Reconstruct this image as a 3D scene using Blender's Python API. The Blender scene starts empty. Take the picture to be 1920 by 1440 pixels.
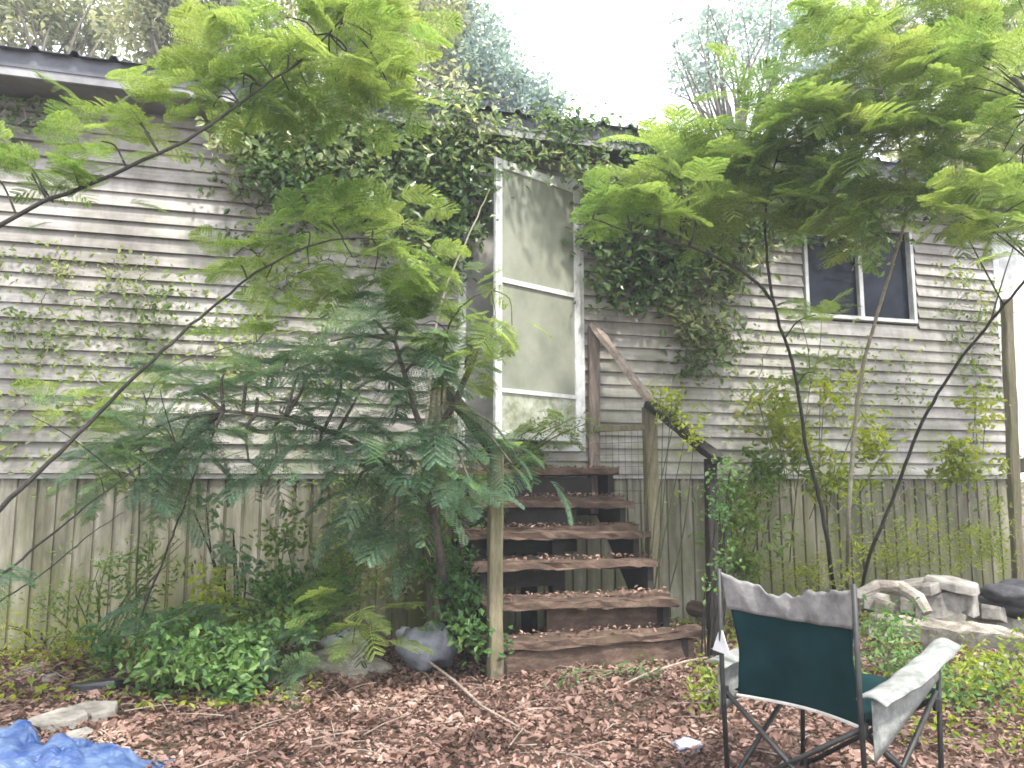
import bpy, math, random
import numpy as np
from mathutils import Vector, Matrix
import mathutils.noise as mnoise

random.seed(7); rng = np.random.default_rng(7)
SC = bpy.context.scene; COL = SC.collection
R = math.radians

# ---------------------------------------------------------------- camera
CAM_H = 1.12; PITCH = R(7.08); FPX = 1450.0
cam_d = bpy.data.cameras.new('camera'); cam = bpy.data.objects.new('camera', cam_d); COL.objects.link(cam)
cam.location = (0, 0, CAM_H); cam.rotation_euler = (math.pi/2 + PITCH, 0, 0)
cam_d.sensor_width = 36.0; cam_d.lens = 36.0*FPX/1920.0; cam_d.clip_start = 0.05; cam_d.clip_end = 600
SC.camera = cam
SC.render.resolution_x = 1024; SC.render.resolution_y = 768

# ---------------------------------------------------------------- world / sun
SUN_EL = 60.0; SUN_AZ = 150.0      # azimuth clockwise from +Y: behind the camera, to its right
W = bpy.data.worlds.new('World'); SC.world = W; W.use_nodes = True
nt = W.node_tree; nt.nodes.clear()
out = nt.nodes.new('ShaderNodeOutputWorld'); bg = nt.nodes.new('ShaderNodeBackground')
sky = nt.nodes.new('ShaderNodeTexSky'); sky.sky_type = 'NISHITA'; sky.sun_disc = False
sky.sun_elevation = R(SUN_EL); sky.sun_rotation = R(SUN_AZ); sky.air_density = 1.0; sky.dust_density = 4.0; sky.ozone_density = 1.0
mixs = nt.nodes.new('ShaderNodeMixRGB'); tc = nt.nodes.new('ShaderNodeTexCoord')
nz = nt.nodes.new('ShaderNodeTexNoise'); nz.inputs['Scale'].default_value = 2.2; nz.inputs['Detail'].default_value = 5
rp = nt.nodes.new('ShaderNodeValToRGB'); rp.color_ramp.elements[0].position = .25; rp.color_ramp.elements[1].position = .55
rp.color_ramp.elements[0].color = (.55, .55, .55, 1)
mixs.inputs['Color2'].default_value = (11, 11.3, 12, 1)      # bright thin cloud
nt.links.new(tc.outputs['Generated'], nz.inputs['Vector']); nt.links.new(nz.outputs['Fac'], rp.inputs['Fac'])
nt.links.new(rp.outputs['Color'], mixs.inputs['Fac']); nt.links.new(sky.outputs['Color'], mixs.inputs['Color1'])
nt.links.new(mixs.outputs['Color'], bg.inputs['Color']); bg.inputs['Strength'].default_value = 0.15
nt.links.new(bg.outputs['Background'], out.inputs['Surface'])
sl = bpy.data.lights.new('sun', 'SUN'); so = bpy.data.objects.new('sun', sl); COL.objects.link(so)
sl.energy = 4.2; sl.angle = R(5); sl.color = (1, .95, .87)
az = R(SUN_AZ); sd = Vector((math.sin(az)*math.cos(R(SUN_EL)), math.cos(az)*math.cos(R(SUN_EL)), math.sin(R(SUN_EL))))
so.rotation_euler = sd.to_track_quat('Z', 'Y').to_euler(); so.location = (3, -5, 12)
vs = SC.view_settings; vs.view_transform = 'Standard'; vs.look = 'None'; vs.gamma = 1; vs.exposure = 1.05
SC.render.engine = 'CYCLES'; SC.cycles.filter_width = 1.7
SC.cycles.max_bounces = 7; SC.cycles.transparent_max_bounces = 8

# ---------------------------------------------------------------- geometry helpers
cp, sp_ = math.cos(PITCH), math.sin(PITCH)
def ray(px, py):
    u = (px-960)/FPX; v = (720-py)/FPX
    return Vector((u, cp - v*sp_, sp_ + v*cp))
def at(px, py, Y):
    d = ray(px, py); return Vector((0, 0, CAM_H)) + d*(Y/d.y)
def gnd(px, py, z=0.0):
    d = ray(px, py); return Vector((0, 0, CAM_H)) + d*((z-CAM_H)/d.z)
WA = R(74.5); WD = Vector((math.sin(WA), math.cos(WA), 0)); WN = Vector((math.cos(WA), -math.sin(WA), 0))  # along wall, outward
P0 = Vector((0.51, 6.05, 0))
def wp(s, z, off=0.0): return P0 + WD*s + WN*off + Vector((0, 0, z))
def onwall(px, py, off=0.0):
    d = ray(px, py); o = Vector((0, 0, CAM_H)); p = P0 + WN*off
    t = (p-o).dot(WN)/d.dot(WN); q = o + d*t
    return (q-p).dot(WD), q.z
def wallpt(px, py, off=0.0):
    s, z = onwall(px, py, off); return wp(s, z, off)

ORG = {}
def tag(o, label=None, cat=None, group=None, kind=None):
    if label: o['label'] = label
    if cat: o['category'] = cat
    if group: o['group'] = group
    if kind: o['kind'] = kind
    return o
def thing(name, loc, label, cat, group=None):
    o = bpy.data.objects.new(name, None); COL.objects.link(o); o.location = loc; o.empty_display_size = .1
    ORG[o.name] = Vector(loc); return tag(o, label, cat, group)

class MB:
    def __init__(s): s.v = []; s.f = []
    def add(s, vs_, fs):
        n = len(s.v); s.v += [tuple(v) for v in vs_]; s.f += [tuple(i+n for i in f) for f in fs]; return s
    def quad(s, a, b, c, d): return s.add([a, b, c, d], [(0, 1, 2, 3)])
    def boxf(s, o, a, b, c):       # origin corner + three edge vectors
        o, a, b, c = map(Vector, (o, a, b, c))
        vs_ = [o, o+a, o+a+b, o+b, o+c, o+a+c, o+a+b+c, o+b+c]
        return s.add(vs_, [(0, 3, 2, 1), (4, 5, 6, 7), (0, 1, 5, 4), (1, 2, 6, 5), (2, 3, 7, 6), (3, 0, 4, 7)])
    def rough(s, o, a, b, c, n=10, amp=.006, seed=0):   # a board along a, uneven worn edges
        rr = random.Random(seed); o, a, b, c = map(Vector, (o, a, b, c))
        rings = []
        for i in range(n+1):
            t = i/n; p = o + a*t
            j = lambda: 1+rr.uniform(-1, 1)*amp
            w = [rr.uniform(-amp, amp) for _ in range(8)]
            ch = .12
            bl, cl = b.length, c.length; bu, cu = b/bl, c/cl; e = min(bl, cl)*ch
            prof = [(e, 0), (bl-e, 0), (bl, e), (bl, cl-e), (bl-e, cl), (e, cl), (0, cl-e), (0, e)]
            rings.append([p + bu*(x+w[k]) + cu*(y+w[(k+3) % 8]) for k, (x, y) in enumerate(prof)])
        vs_ = [v for r_ in rings for v in r_]; fs = []
        for i in range(n):
            for k in range(8): fs.append((i*8+k, i*8+(k+1) % 8, (i+1)*8+(k+1) % 8, (i+1)*8+k))
        fs.append(tuple(range(7, -1, -1))); fs.append(tuple(n*8+k for k in range(8)))
        return s.add(vs_, fs)
    def tube(s, pts, rad, n=7):
        pts = [Vector(p) for p in pts]; m = len(pts)
        if not hasattr(rad, '__len__'): rad = [rad]*m
        vs_ = []; prev = None
        for i, p in enumerate(pts):
            t = (pts[min(i+1, m-1)] - pts[max(i-1, 0)]).normalized()
            if prev is None:
                prev = t.orthogonal().normalized()
            x = (prev - t*prev.dot(t)).normalized(); prev = x; y = t.cross(x)
            for k in range(n):
                a = 2*math.pi*k/n; vs_.append(p + (x*math.cos(a)+y*math.sin(a))*rad[i])
        fs = [(i*n+k, i*n+(k+1) % n, (i+1)*n+(k+1) % n, (i+1)*n+k) for i in range(m-1) for k in range(n)]
        fs.append(tuple(range(n-1, -1, -1))); fs.append(tuple((m-1)*n+k for k in range(n)))
        return s.add(vs_, fs)
    def grid(s, fn, nu, nv, close=False):
        vs_ = [fn(i/nu, j/nv) for j in range(nv+1) for i in range(nu+1)]
        return s.add(vs_, [(j*(nu+1)+i, j*(nu+1)+i+1, (j+1)*(nu+1)+i+1, (j+1)*(nu+1)+i) for j in range(nv) for i in range(nu)])
    def build(s, name, mat, parent=None, smooth=False, solid=0, sub=0, bevel=0):
        if parent is not None: org = ORG[parent.name]
        else:
            org = Vector(s.v[0]) if s.v else Vector(); 
        me = bpy.data.meshes.new(name); me.from_pydata([tuple(Vector(v)-org) for v in s.v], [], s.f)
        o = bpy.data.objects.new(name, me); COL.objects.link(o); me.materials.append(mat)
        if smooth: me.polygons.foreach_set('use_smooth', [True]*len(me.polygons))
        if parent is not None: o.parent = parent
        else: o.location = org
        ORG[o.name] = org
        if bevel:
            m = o.modifiers.new('bevel', 'BEVEL'); m.width = bevel; m.segments = 2; m.limit_method = 'ANGLE'
        if sub:
            m = o.modifiers.new('sub', 'SUBSURF'); m.levels = sub; m.render_levels = sub
        if solid:
            m = o.modifiers.new('solid', 'SOLIDIFY'); m.thickness = solid
        return o

class Buf:                       # many small quads gathered as numpy arrays
    def __init__(s): s.q = []
    def put(s, T, M, loc): s.q.append(T @ M.T + loc)
    def putmany(s, T, Ms, locs):  # T (k,4,3), Ms (n,3,3), locs (n,3)
        s.q.append((np.einsum('kci,nji->nkcj', T, Ms) + locs[:, None, None, :]).reshape(-1, 4, 3))
    def build(s, name, mat, parent=None):
        q = np.concatenate(s.q).reshape(-1, 4, 3); n = len(q)
        org = ORG[parent.name] if parent is not None else Vector(q[0, 0].tolist())
        v = (q.reshape(-1, 3) - np.array(org)).astype(np.float32)
        me = bpy.data.meshes.new(name); me.vertices.add(4*n); me.vertices.foreach_set('co', v.ravel())
        me.loops.add(4*n); me.loops.foreach_set('vertex_index', np.arange(4*n, dtype=np.int32))
        me.polygons.add(n); me.polygons.foreach_set('loop_start', np.arange(0, 4*n, 4, dtype=np.int32))
        me.update(calc_edges=True); me.materials.append(mat)
        o = bpy.data.objects.new(name, me); COL.objects.link(o)
        if parent is not None: o.parent = parent
        else: o.location = org
        ORG[o.name] = org; return o

def frame(d, up):
    d = d/np.linalg.norm(d); y = np.cross(up, d); y /= (np.linalg.norm(y)+1e-9); z = np.cross(d, y)
    return np.stack([d, y, z], axis=1)
def rand_frames(n, tilt=1.0, size=(.04, .07), face=(0, 0, 1.0)):
    """frames whose normals lean up (tilt 0) or any way (tilt large), scaled"""
    nrm = rng.normal(size=(n, 3))*tilt + np.array(face); nrm /= np.linalg.norm(nrm, axis=1)[:, None]
    a = rng.normal(size=(n, 3)); x = np.cross(a, nrm); x /= np.linalg.norm(x, axis=1)[:, None]; y = np.cross(nrm, x)
    sz = rng.uniform(size[0], size[1], n)
    return np.stack([x, y, nrm], axis=2)*sz[:, None, None]

# ---------------------------------------------------------------- materials
def mat_new(name):
    m = bpy.data.materials.new(name); m.use_nodes = True; t = m.node_tree; b = t.nodes['Principled BSDF']
    return m, t, b
def ramp(t, fac, cols, pos=None):
    r = t.nodes.new('ShaderNodeValToRGB'); e = r.color_ramp.elements
    while len(e) < len(cols): e.new(.5)
    for i, c in enumerate(cols):
        e[i].position = pos[i] if pos else i/(len(cols)-1); 
    for i, c in enumerate(cols): e[i].color = (*c, 1)
    t.links.new(fac, r.inputs['Fac']); return r.outputs['Color']
def noise(t, scale, detail=5, rough=.6, vec=None, dist=0, stretch=None):
    n = t.nodes.new('ShaderNodeTexNoise'); n.inputs['Scale'].default_value = scale
    n.inputs['Detail'].default_value = detail; n.inputs['Roughness'].default_value = rough; n.inputs['Distortion'].default_value = dist
    if vec is None:
        g = t.nodes.new('ShaderNodeNewGeometry'); vec = g.outputs['Position']
    if stretch:
        mp = t.nodes.new('ShaderNodeMapping'); mp.inputs['Scale'].default_value = stretch
        mp.inputs['Rotation'].default_value = (0, 0, 0)
        t.links.new(vec, mp.inputs['Vector']); vec = mp.outputs['Vector']
    t.links.new(vec, n.inputs['Vector']); return n.outputs['Fac']
def mix(t, fac, a, b, mode='MIX'):
    m = t.nodes.new('ShaderNodeMixRGB'); m.blend_type = mode
    for k, x in (('Fac', fac), ('Color1', a), ('Color2', b)):
        if isinstance(x, (int, float)): m.inputs[k].default_value = x
        elif isinstance(x, tuple): m.inputs[k].default_value = (*x, 1)
        else: t.links.new(x, m.inputs[k])
    return m.outputs['Color']
def bump(t, b, h, strength=.4, dist=.01):
    n = t.nodes.new('ShaderNodeBump'); n.inputs['Strength'].default_value = strength; n.inputs['Distance'].default_value = dist
    t.links.new(h, n.inputs['Height']); t.links.new(n.outputs['Normal'], b.inputs['Normal'])
def leafmat(name, cols, pos=None, trans=.35, rough=.5, nscale=1.6):
    m, t, b = mat_new(name)
    g = t.nodes.new('ShaderNodeNewGeometry')
    n = noise(t, nscale, 3)
    mm = t.nodes.new('ShaderNodeMath'); mm.operation = 'MULTIPLY_ADD'; mm.inputs[1].default_value = .45
    t.links.new(g.outputs['Random Per Island'], mm.inputs[0])
    m2 = t.nodes.new('ShaderNodeMath'); m2.operation = 'MULTIPLY_ADD'; m2.inputs[1].default_value = 1.6; m2.inputs[2].default_value = -.53
    t.links.new(n, m2.inputs[0]); t.links.new(m2.outputs[0], mm.inputs[2])
    c = ramp(t, mm.outputs[0], cols, pos)
    t.links.new(c, b.inputs['Base Color']); b.inputs['Roughness'].default_value = rough
    b.inputs['Specular IOR Level'].default_value = .35
    tr = t.nodes.new('ShaderNodeBsdfTranslucent'); ms = t.nodes.new('ShaderNodeMixShader'); ms.inputs[0].default_value = trans
    br = mix(t, .6, c, (.55, .75, .08), 'MIX'); br2 = mix(t, 1.0, c, (2.3, 2.1, 1.3), 'MULTIPLY')
    t.links.new(br2, tr.inputs['Color'])
    t.links.new(b.outputs[0], ms.inputs[1]); t.links.new(tr.outputs[0], ms.inputs[2])
    t.links.new(ms.outputs[0], t.nodes['Material Output'].inputs['Surface']); return m
def woodmat(name, c1, c2, c3, scale=6, stretch=(1, 1, 1), rough=.85, moss=None, mossamt=.5):
    m, t, b = mat_new(name)
    n = noise(t, scale, 8, .7, stretch=stretch); c = ramp(t, n, [c1, c2, c3], [.3, .5, .7])
    f = noise(t, scale*8, 4, .7, stretch=stretch); c = mix(t, .5, c, ramp(t, f, [(.45, .45, .45), (1, 1, 1)], [.35, .6]), 'MULTIPLY')
    if moss:
        k = noise(t, 3.1, 6, .7); c = mix(t, ramp(t, k, [(0, 0, 0), (1, 1, 1)], [1-mossamt-.08, 1-mossamt+.12]), c, moss)
    t.links.new(c, b.inputs['Base Color']); b.inputs['Roughness'].default_value = rough
    bump(t, b, f, .6, .006); return m

# siding: weathered vinyl, horizontal grime streaks, algae low down
def sidingmat():
    m, t, b = mat_new('weathered_siding')
    n = noise(t, 1.3, 7, .65, stretch=(1, 1, 2.2))
    c = ramp(t, n, [(.17, .155, .14), (.34, .32, .305), (.56, .535, .52)], [.3, .5, .7])
    st = noise(t, 2.5, 6, .7, stretch=(.8, .8, 14)); c = mix(t, .6, c, ramp(t, st, [(.62, .60, .56), (1, 1, 1)], [.38, .55]), 'MULTIPLY')
    sv = noise(t, 9, 5, .7, stretch=(1, 1, .16)); c = mix(t, .5, c, ramp(t, sv, [(.5, .48, .42), (1, 1, 1)], [.36, .55]), 'MULTIPLY')
    g = t.nodes.new('ShaderNodeNewGeometry'); sx = t.nodes.new('ShaderNodeSeparateXYZ'); t.links.new(g.outputs['Position'], sx.inputs[0])
    mr = t.nodes.new('ShaderNodeMapRange'); mr.inputs['From Min'].default_value = 2.4; mr.inputs['From Max'].default_value = 1.1
    mr.inputs['To Min'].default_value = .22; mr.inputs['To Max'].default_value = .9; t.links.new(sx.outputs['Z'], mr.inputs['Value'])
    al = noise(t, 2.2, 7, .75, dist=.6); a2 = ramp(t, al, [(0, 0, 0), (1, 1, 1)], [.45, .66])
    mm = t.nodes.new('ShaderNodeMath'); mm.operation = 'MULTIPLY'; t.links.new(a2, mm.inputs[0]); t.links.new(mr.outputs[0], mm.inputs[1])
    c = mix(t, mm.outputs[0], c, (.17, .19, .08))
    t.links.new(c, b.inputs['Base Color']); b.inputs['Roughness'].default_value = .55
    bump(t, b, noise(t, 3, 4), .25, .02); return m
def skirtmat():
    m, t, b = mat_new('stained_skirting')
    n = noise(t, 5, 7, .7, stretch=(1, 1, .18)); c = ramp(t, n, [(.07, .068, .045), (.20, .185, .145), (.40, .37, .32)], [.36, .5, .66])
    c = mix(t, .7, c, ramp(t, noise(t, 16, 6, .7, stretch=(1, 1, .07)), [(.35, .34, .3), (1, 1, 1)], [.38, .56]), 'MULTIPLY')
    g = t.nodes.new('ShaderNodeNewGeometry'); sx = t.nodes.new('ShaderNodeSeparateXYZ'); t.links.new(g.outputs['Position'], sx.inputs[0])
    mr = t.nodes.new('ShaderNodeMapRange'); mr.inputs['From Min'].default_value = 1.05; mr.inputs['From Max'].default_value = 0.1
    mr.inputs['To Min'].default_value = .3; mr.inputs['To Max'].default_value = 1.0; t.links.new(sx.outputs['Z'], mr.inputs['Value'])
    al = noise(t, 2.4, 7, .75, stretch=(1, 1, .5)); a2 = ramp(t, al, [(0, 0, 0), (1, 1, 1)], [.36, .6])
    mm = t.nodes.new('ShaderNodeMath'); mm.operation = 'MULTIPLY'; t.links.new(a2, mm.inputs[0]); t.links.new(mr.outputs[0], mm.inputs[1])
    c = mix(t, mm.outputs[0], c, (.125, .135, .04))
    t.links.new(c, b.inputs['Base Color']); b.inputs['Roughness'].default_value = .7; return m
M = {}
M['siding'] = sidingmat(); M['skirt'] = skirtmat()
def plain(name, c1, c2, rough=.6, scale=8, metal=0, bmp=0):
    m, t, b = mat_new(name); n = noise(t, scale, 6, .65)
    t.links.new(ramp(t, n, [c1, c2], [.35, .65]), b.inputs['Base Color'])
    b.inputs['Roughness'].default_value = rough; b.inputs['Metallic'].default_value = metal
    if bmp: bump(t, b, noise(t, scale*3, 5), bmp, .01)
    return m
M['metalroof'] = plain('dull_metal_roof', (.06, .065, .08), (.12, .125, .15), .5, 5)
M['fascia'] = plain('grey_fascia', (.20, .20, .21), (.33, .33, .34), .6, 4)
M['soffit'] = plain('shadow_grey_soffit', (.12, .12, .12), (.2, .2, .2), .8, 4)  # shadow under the overhang is put into this darker grey
M['white'] = plain('grimy_white_paint', (.42, .43, .41), (.72, .73, .74), .5, 7)
M['jamb'] = plain('weathered_jamb', (.30, .29, .27), (.50, .49, .47), .6, 6)
M['screen'] = plain('dusty_screen_panel', (.17, .185, .14), (.26, .27, .215), .7, 3)
M['kick'] = plain('mouldy_kick_panel', (.18, .20, .12), (.44, .45, .38), .6, 12)
M['glass'], _t, _b = mat_new('dark_window_glass'); _t.links.new(ramp(_t, noise(_t, 2.4, 4), [(.004, .006, .012), (.022, .028, .045)], [.4, .6]), _b.inputs['Base Color']); _b.inputs['Roughness'].default_value = .15; _b.inputs['Specular IOR Level'].default_value = .12
M['tread'] = woodmat('rotting_tread_wood', (.03, .018, .013), (.085, .052, .036), (.18, .12, .088), 7, (1, 1, 3), moss=(.13, .10, .05), mossamt=.35)
M['shade_dark_wood'] = woodmat('shade_dark_stringer_wood', (.006, .005, .0045), (.014, .011, .009), (.03, .024, .02), 6)  # near-black tone paints the shade under the steps into the wood
M['post'] = woodmat('mossy_post_wood', (.09, .08, .05), (.17, .15, .09), (.26, .23, .15), 8, (1, 1, .15), moss=(.13, .14, .05), mossamt=.4)
M['brownpost'] = woodmat('brown_post_wood', (.10, .075, .06), (.20, .155, .13), (.33, .28, .24), 8, (1, 1, .15))
M['rail'] = woodmat('bare_rail_wood', (.15, .115, .095), (.30, .24, .20), (.46, .39, .34), 9, (1, 1, 1))
M['log'] = woodmat('weathered_log', (.15, .12, .10), (.30, .27, .23), (.5, .46, .4), 9, (.4, 1, 1.5), moss=(.22, .25, .12), mossamt=.3)
M['bark'] = woodmat('grey_bark', (.06, .05, .04), (.12, .10, .08), (.2, .18, .15), 12, (1, 1, .3))
M['darkstem'] = woodmat('dark_stem', (.012, .011, .009), (.03, .026, .02), (.06, .055, .04), 15)
M['palestem'] = woodmat('pale_stem', (.16, .15, .10), (.28, .26, .19), (.4, .38, .3), 15)
M['greenstem'] = woodmat('green_stem', (.05, .06, .03), (.1, .11, .05), (.17, .18, .09), 15)
M['wire'] = plain('rusty_wire', (.05, .045, .04), (.1, .09, .08), .7, 20)
M['frond'] = leafmat('bright_frond_leaflets', [(.055, .11, .035), (.125, .195, .06), (.24, .30, .11)], [.15, .5, .9], .58)
M['frond_shade'] = leafmat('shade_blue_frond_leaflets', [(.05, .11, .075), (.11, .19, .13), (.22, .31, .22)], [.15, .5, .9], .55)  # shaded copy of the fronds: bluish shade put into the leaf colour
M['vine'] = leafmat('dark_vine_glint_leaves', [(.025, .055, .02), (.06, .115, .04), (.14, .2, .08), (.42, .45, .28)], [.08, .35, .62, .85], .35, .28)  # cream stop paints bright sky highlights on glossy leaves
M['vine_yellow'] = leafmat('yellowish_vine_leaves', [(.09, .15, .04), (.2, .27, .08), (.36, .40, .16)], [.2, .55, .9], .35)
M['shrub'] = leafmat('shrub_leaves', [(.03, .085, .03), (.08, .17, .055), (.19, .29, .10)], [.12, .45, .85], .4)
M['yellowleaf'] = leafmat('yellow_green_leaves', [(.10, .15, .02), (.22, .28, .04), (.36, .38, .07)], [.15, .5, .9], .4)
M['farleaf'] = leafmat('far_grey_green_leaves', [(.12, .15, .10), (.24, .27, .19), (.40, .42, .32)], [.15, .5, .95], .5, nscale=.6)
M['farleaf2'] = leafmat('far_haze_blue_leaves', [(.10, .15, .18), (.18, .26, .30), (.32, .40, .44)], [.15, .5, .95], .5, nscale=.6)  # blue of the distant haze is put into the leaf colour

# ================================================================ SETTING
def ground_h(x, y):
    return .018*math.sin(x*1.7+.4)*math.cos(y*1.3) + .012*math.sin(x*4.1+y*2.7) + .010*math.sin(x*7.3-y*5.1)
m, t, b = mat_new('forest_soil')
c = ramp(t, noise(t, 9, 8, .75), [(.04, .026, .018), (.10, .06, .045), (.2, .125, .095)], [.3, .5, .7])
c = mix(t, ramp(t, noise(t, .7, 5, .6), [(0, 0, 0), (.6, .6, .6)], [.5, .68]), c, (.07, .08, .03))
t.links.new(c, b.inputs['Base Color']); b.inputs['Roughness'].default_value = .95; bump(t, b, noise(t, 22, 8, .8), 1.0, .03)
M['soil'] = m
g = MB()
xs = sorted(set([-220, -120, -60, -30, -15, -10] + [round(-7+i*.1, 2) for i in range(150)] + [10, 15, 30, 60, 120, 220]))
ys = sorted(set([-60, -30, -15, -8, -4] + [round(-1+i*.1, 2) for i in range(100)] + [10, 12, 16, 24, 40, 80, 160, 320]))
nx = len(xs)
gv = [(x, y, ground_h(x, y) if abs(x) < 9 and -3 < y < 9 else 0) for y in ys for x in xs]
g.add(gv, [(j*nx+i, j*nx+i+1, (j+1)*nx+i+1, (j+1)*nx+i) for j in range(len(ys)-1) for i in range(nx-1)])
tag(g.build('ground', M['soil'], smooth=True), 'brown earth of the yard in front of the house', 'ground', kind='structure')

# leaf templates ------------------------------------------------------------
def kite(w=.5, fold=.12, curl=0.0):   # two quads folded on the midrib: base, side, tip
    b_, t_, l, r = (-.5, 0, 0), (.5, 0, -curl), (0, w/2, fold), (0, -w/2, fold)
    l2, r2 = (.28, w*.3, fold*.6-curl*.4), (.28, -w*.3, fold*.6-curl*.4)
    return np.array([[b_, r, r2, t_], [b_, t_, l2, l]], float)
LEAF = kite(.55, .1, .1); LEAFN = kite(.3, .06, .15); LITTER = kite(.5, .18, -.12)

# litter
def scatter_ground(n, x0, x1, y0, y1, tilt, size, T, buf, dens=None, zoff=.012):
    x = rng.uniform(x0, x1, n); y = rng.uniform(y0, y1, n)
    if dens is not None:
        k = np.array([rng.random() < dens(a, b_) for a, b_ in zip(x, y)]); x, y = x[k], y[k]
    z = np.array([ground_h(a, b_) for a, b_ in zip(x, y)]) + zoff + rng.uniform(0, .022, len(x))
    buf.putmany(T, rand_frames(len(x), tilt, size), np.stack([x, y, z], 1))
M['litter'] = leafmat('dry_fallen_leaves', [(.03, .017, .013), (.13, .072, .056), (.26, .165, .135), (.46, .34, .29)], [.08, .35, .68, 1.0], .1, .6, 2.5)
B = Buf()
scatter_ground(60000, -3.2, 4.0, 2.4, 5.6, .36, (.016, .04), LITTER, B)
scatter_ground(9000, -5, 6, 4.6, 7.2, .42, (.035, .07), LITTER, B)
scatter_ground(3500, -2.5, 3.5, 2.2, 4.6, .45, (.035, .07), kite(.62, .22, -.2), B)
tag(B.build('leaf_litter', M['litter']), 'reddish brown fallen leaves covering the yard', 'leaf litter', kind='stuff')
# twigs in the litter
tw = MB()
for i in range(260):
    x, y = random.uniform(-2.8, 3.4), random.uniform(2.6, 5.2); a = random.uniform(0, 6.28); L = random.uniform(.06, .3)
    z = ground_h(x, y)+.03; p = Vector((x, y, z)); d = Vector((math.cos(a), math.sin(a), random.uniform(-.05, .12)))
    tw.tube([p, p+d*L*.5+Vector((0, 0, random.uniform(-.01, .015))), p+d*L], [.003, .0025, .0015], 4)
tag(tw.build('twig_litter', M['rail']), 'thin dry twigs scattered among the fallen leaves', 'twigs', kind='stuff')
# low ground weeds
B = Buf()
def gd(a, b_):
    if a > 1.6 and b_ > 3.3: return .9 if (math.sin(a*3.1+b_*2)+math.sin(a*7+1)) > -.6 else .25
    if a < -1.0 and b_ > 3.9: return .6
    if b_ > 5.0 and a > .9: return .7
    if a > 1.1 and b_ < 2.6: return .25
    return 0
scatter_ground(15000, -4.5, 5.5, 2.2, 6.6, .7, (.025, .06), LEAF, B, gd, .03)
tag(B.build('ground_weeds', M['yellowleaf']), 'low yellow green weeds creeping over the ground by the house', 'weeds', kind='stuff')

# ================================================================ HOUSE
sW0, zW0 = onwall(1510, 600); sW1, zW1 = onwall(1704, 410); zW0 = 2.53; zW1 = 3.42
S_CORNER = onwall(1884, 700)[0]; S_L = -9.0
Z_SK = 1.165; Z_TOP = 3.706; DEP = 4.4
SILL = 1.39; DTOP = SILL + 2.10; DW = 0.90
house = thing('mobile_home', wp(-1, 0), 'long weathered mobile home with pale lap siding, metal roof and overgrown wall', 'house')
def house_obj(mb, name, mat, parent=None, **k): return mb.build(name, mat, parent or house, **k)
# siding laps as real geometry
LAP = .1016
opens = [(-DW-.06, .06, SILL-.05, DTOP+.06), (sW0-.02, sW1+.02, zW0-.02, zW1+.02)]
w = MB(); z = Z_SK; row = 0
rr = random.Random(3)
while z < Z_TOP-.01:
    z1 = min(z+LAP, Z_TOP)
    cuts = [(a, b_) for a, b_, c0, c1 in opens if c0 < z+LAP*.5 < c1]; segs = []; s0 = S_L
    for a, b_ in sorted(cuts): segs.append((s0, a)); s0 = b_
    segs.append((s0, S_CORNER-.05))
    lip = .034 if row % 2 == 0 else .027
    for a, b_ in segs:
        n = max(1, int((b_-a)/.6)); js = [0]*(n+1)
        js = [.0015*math.sin(row*2.1+i*1.7)+rr.uniform(-.001, .001) for i in range(n+1)]
        for i in range(n):
            sa, sb = a+(b_-a)*i/n, a+(b_-a)*(i+1)/n; ja, jb = js[i], js[i+1]
            w.quad(wp(sa, z, lip+ja), wp(sb, z, lip+jb), wp(sb, z1, 0.001), wp(sa, z1, 0.001))
            w.quad(wp(sa, z+.0015, 0), wp(sb, z+.0015, 0), wp(sb, z, lip+jb), wp(sa, z, lip+ja))
    z = z1; row += 1
house_obj(w, 'siding', M['siding'])
# wall core behind siding, other walls
w = MB()
for a, b_, c0, c1 in ((S_L, -DW-.06, Z_SK-.004, Z_TOP), (-DW-.06, .06, Z_SK-.004, SILL-.05), (-DW-.06, .06, DTOP+.06, Z_TOP), (.06, sW0-.02, Z_SK-.004, Z_TOP),
                      (sW0-.02, sW1+.02, Z_SK-.004, zW0-.02), (sW0-.02, sW1+.02, zW1+.02, Z_TOP), (sW1+.02, S_CORNER, Z_SK-.004, Z_TOP)):
    w.boxf(wp(a, c0, -.004), WD*(b_-a-.001), -WN*.12, Vector((0, 0, c1-c0-.001)))
w.boxf(wp(S_CORNER-.12, .95, -.13), WD*.12, -WN*(DEP-.13), Vector((0, 0, Z_TOP-.95)))
w.boxf(wp(S_L, .95, -DEP), WD*(S_CORNER-S_L-.13), -WN*.1, Vector((0, 0, Z_TOP-.95)))
w.boxf(wp(S_L, .95, -.13), WD*.12, -WN*(DEP-.13), Vector((0, 0, Z_TOP-.95)))
w.boxf(wp(S_L+.13, .9, -.13), WD*(S_CORNER-S_L-.3), -WN*(DEP-.13), Vector((0, 0, .06)))
house_obj(w, 'wall', M['siding'])
# skirting with vertical ribs
w = MB(); s = S_L; k = 0
while s < S_CORNER-.02:
    e = min(s+.115, S_CORNER); bow = .012*math.sin(s*1.3)+.006*math.sin(s*5)
    w.quad(wp(s, -.05, -.02+bow), wp(s+.095, -.05, -.02+bow), wp(s+.095, Z_SK-.03, -.02), wp(s, Z_SK-.03, -.02))
    w.quad(wp(s+.095, -.05, -.02+bow), wp(s+.1, -.05, -.038+bow), wp(s+.1, Z_SK-.03, -.038), wp(s+.095, Z_SK-.03, -.02))
    w.quad(wp(s+.1, -.05, -.038+bow), wp(s+.11, -.05, -.038+bow), wp(s+.11, Z_SK-.03, -.038), wp(s+.1, Z_SK-.03, -.038))
    w.quad(wp(s+.11, -.05, -.038+bow), wp(s+.115, -.05, -.02+bow), wp(s+.115, Z_SK-.03, -.02), wp(s+.11, Z_SK-.03, -.038))
    s += .115; k += 1
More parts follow.
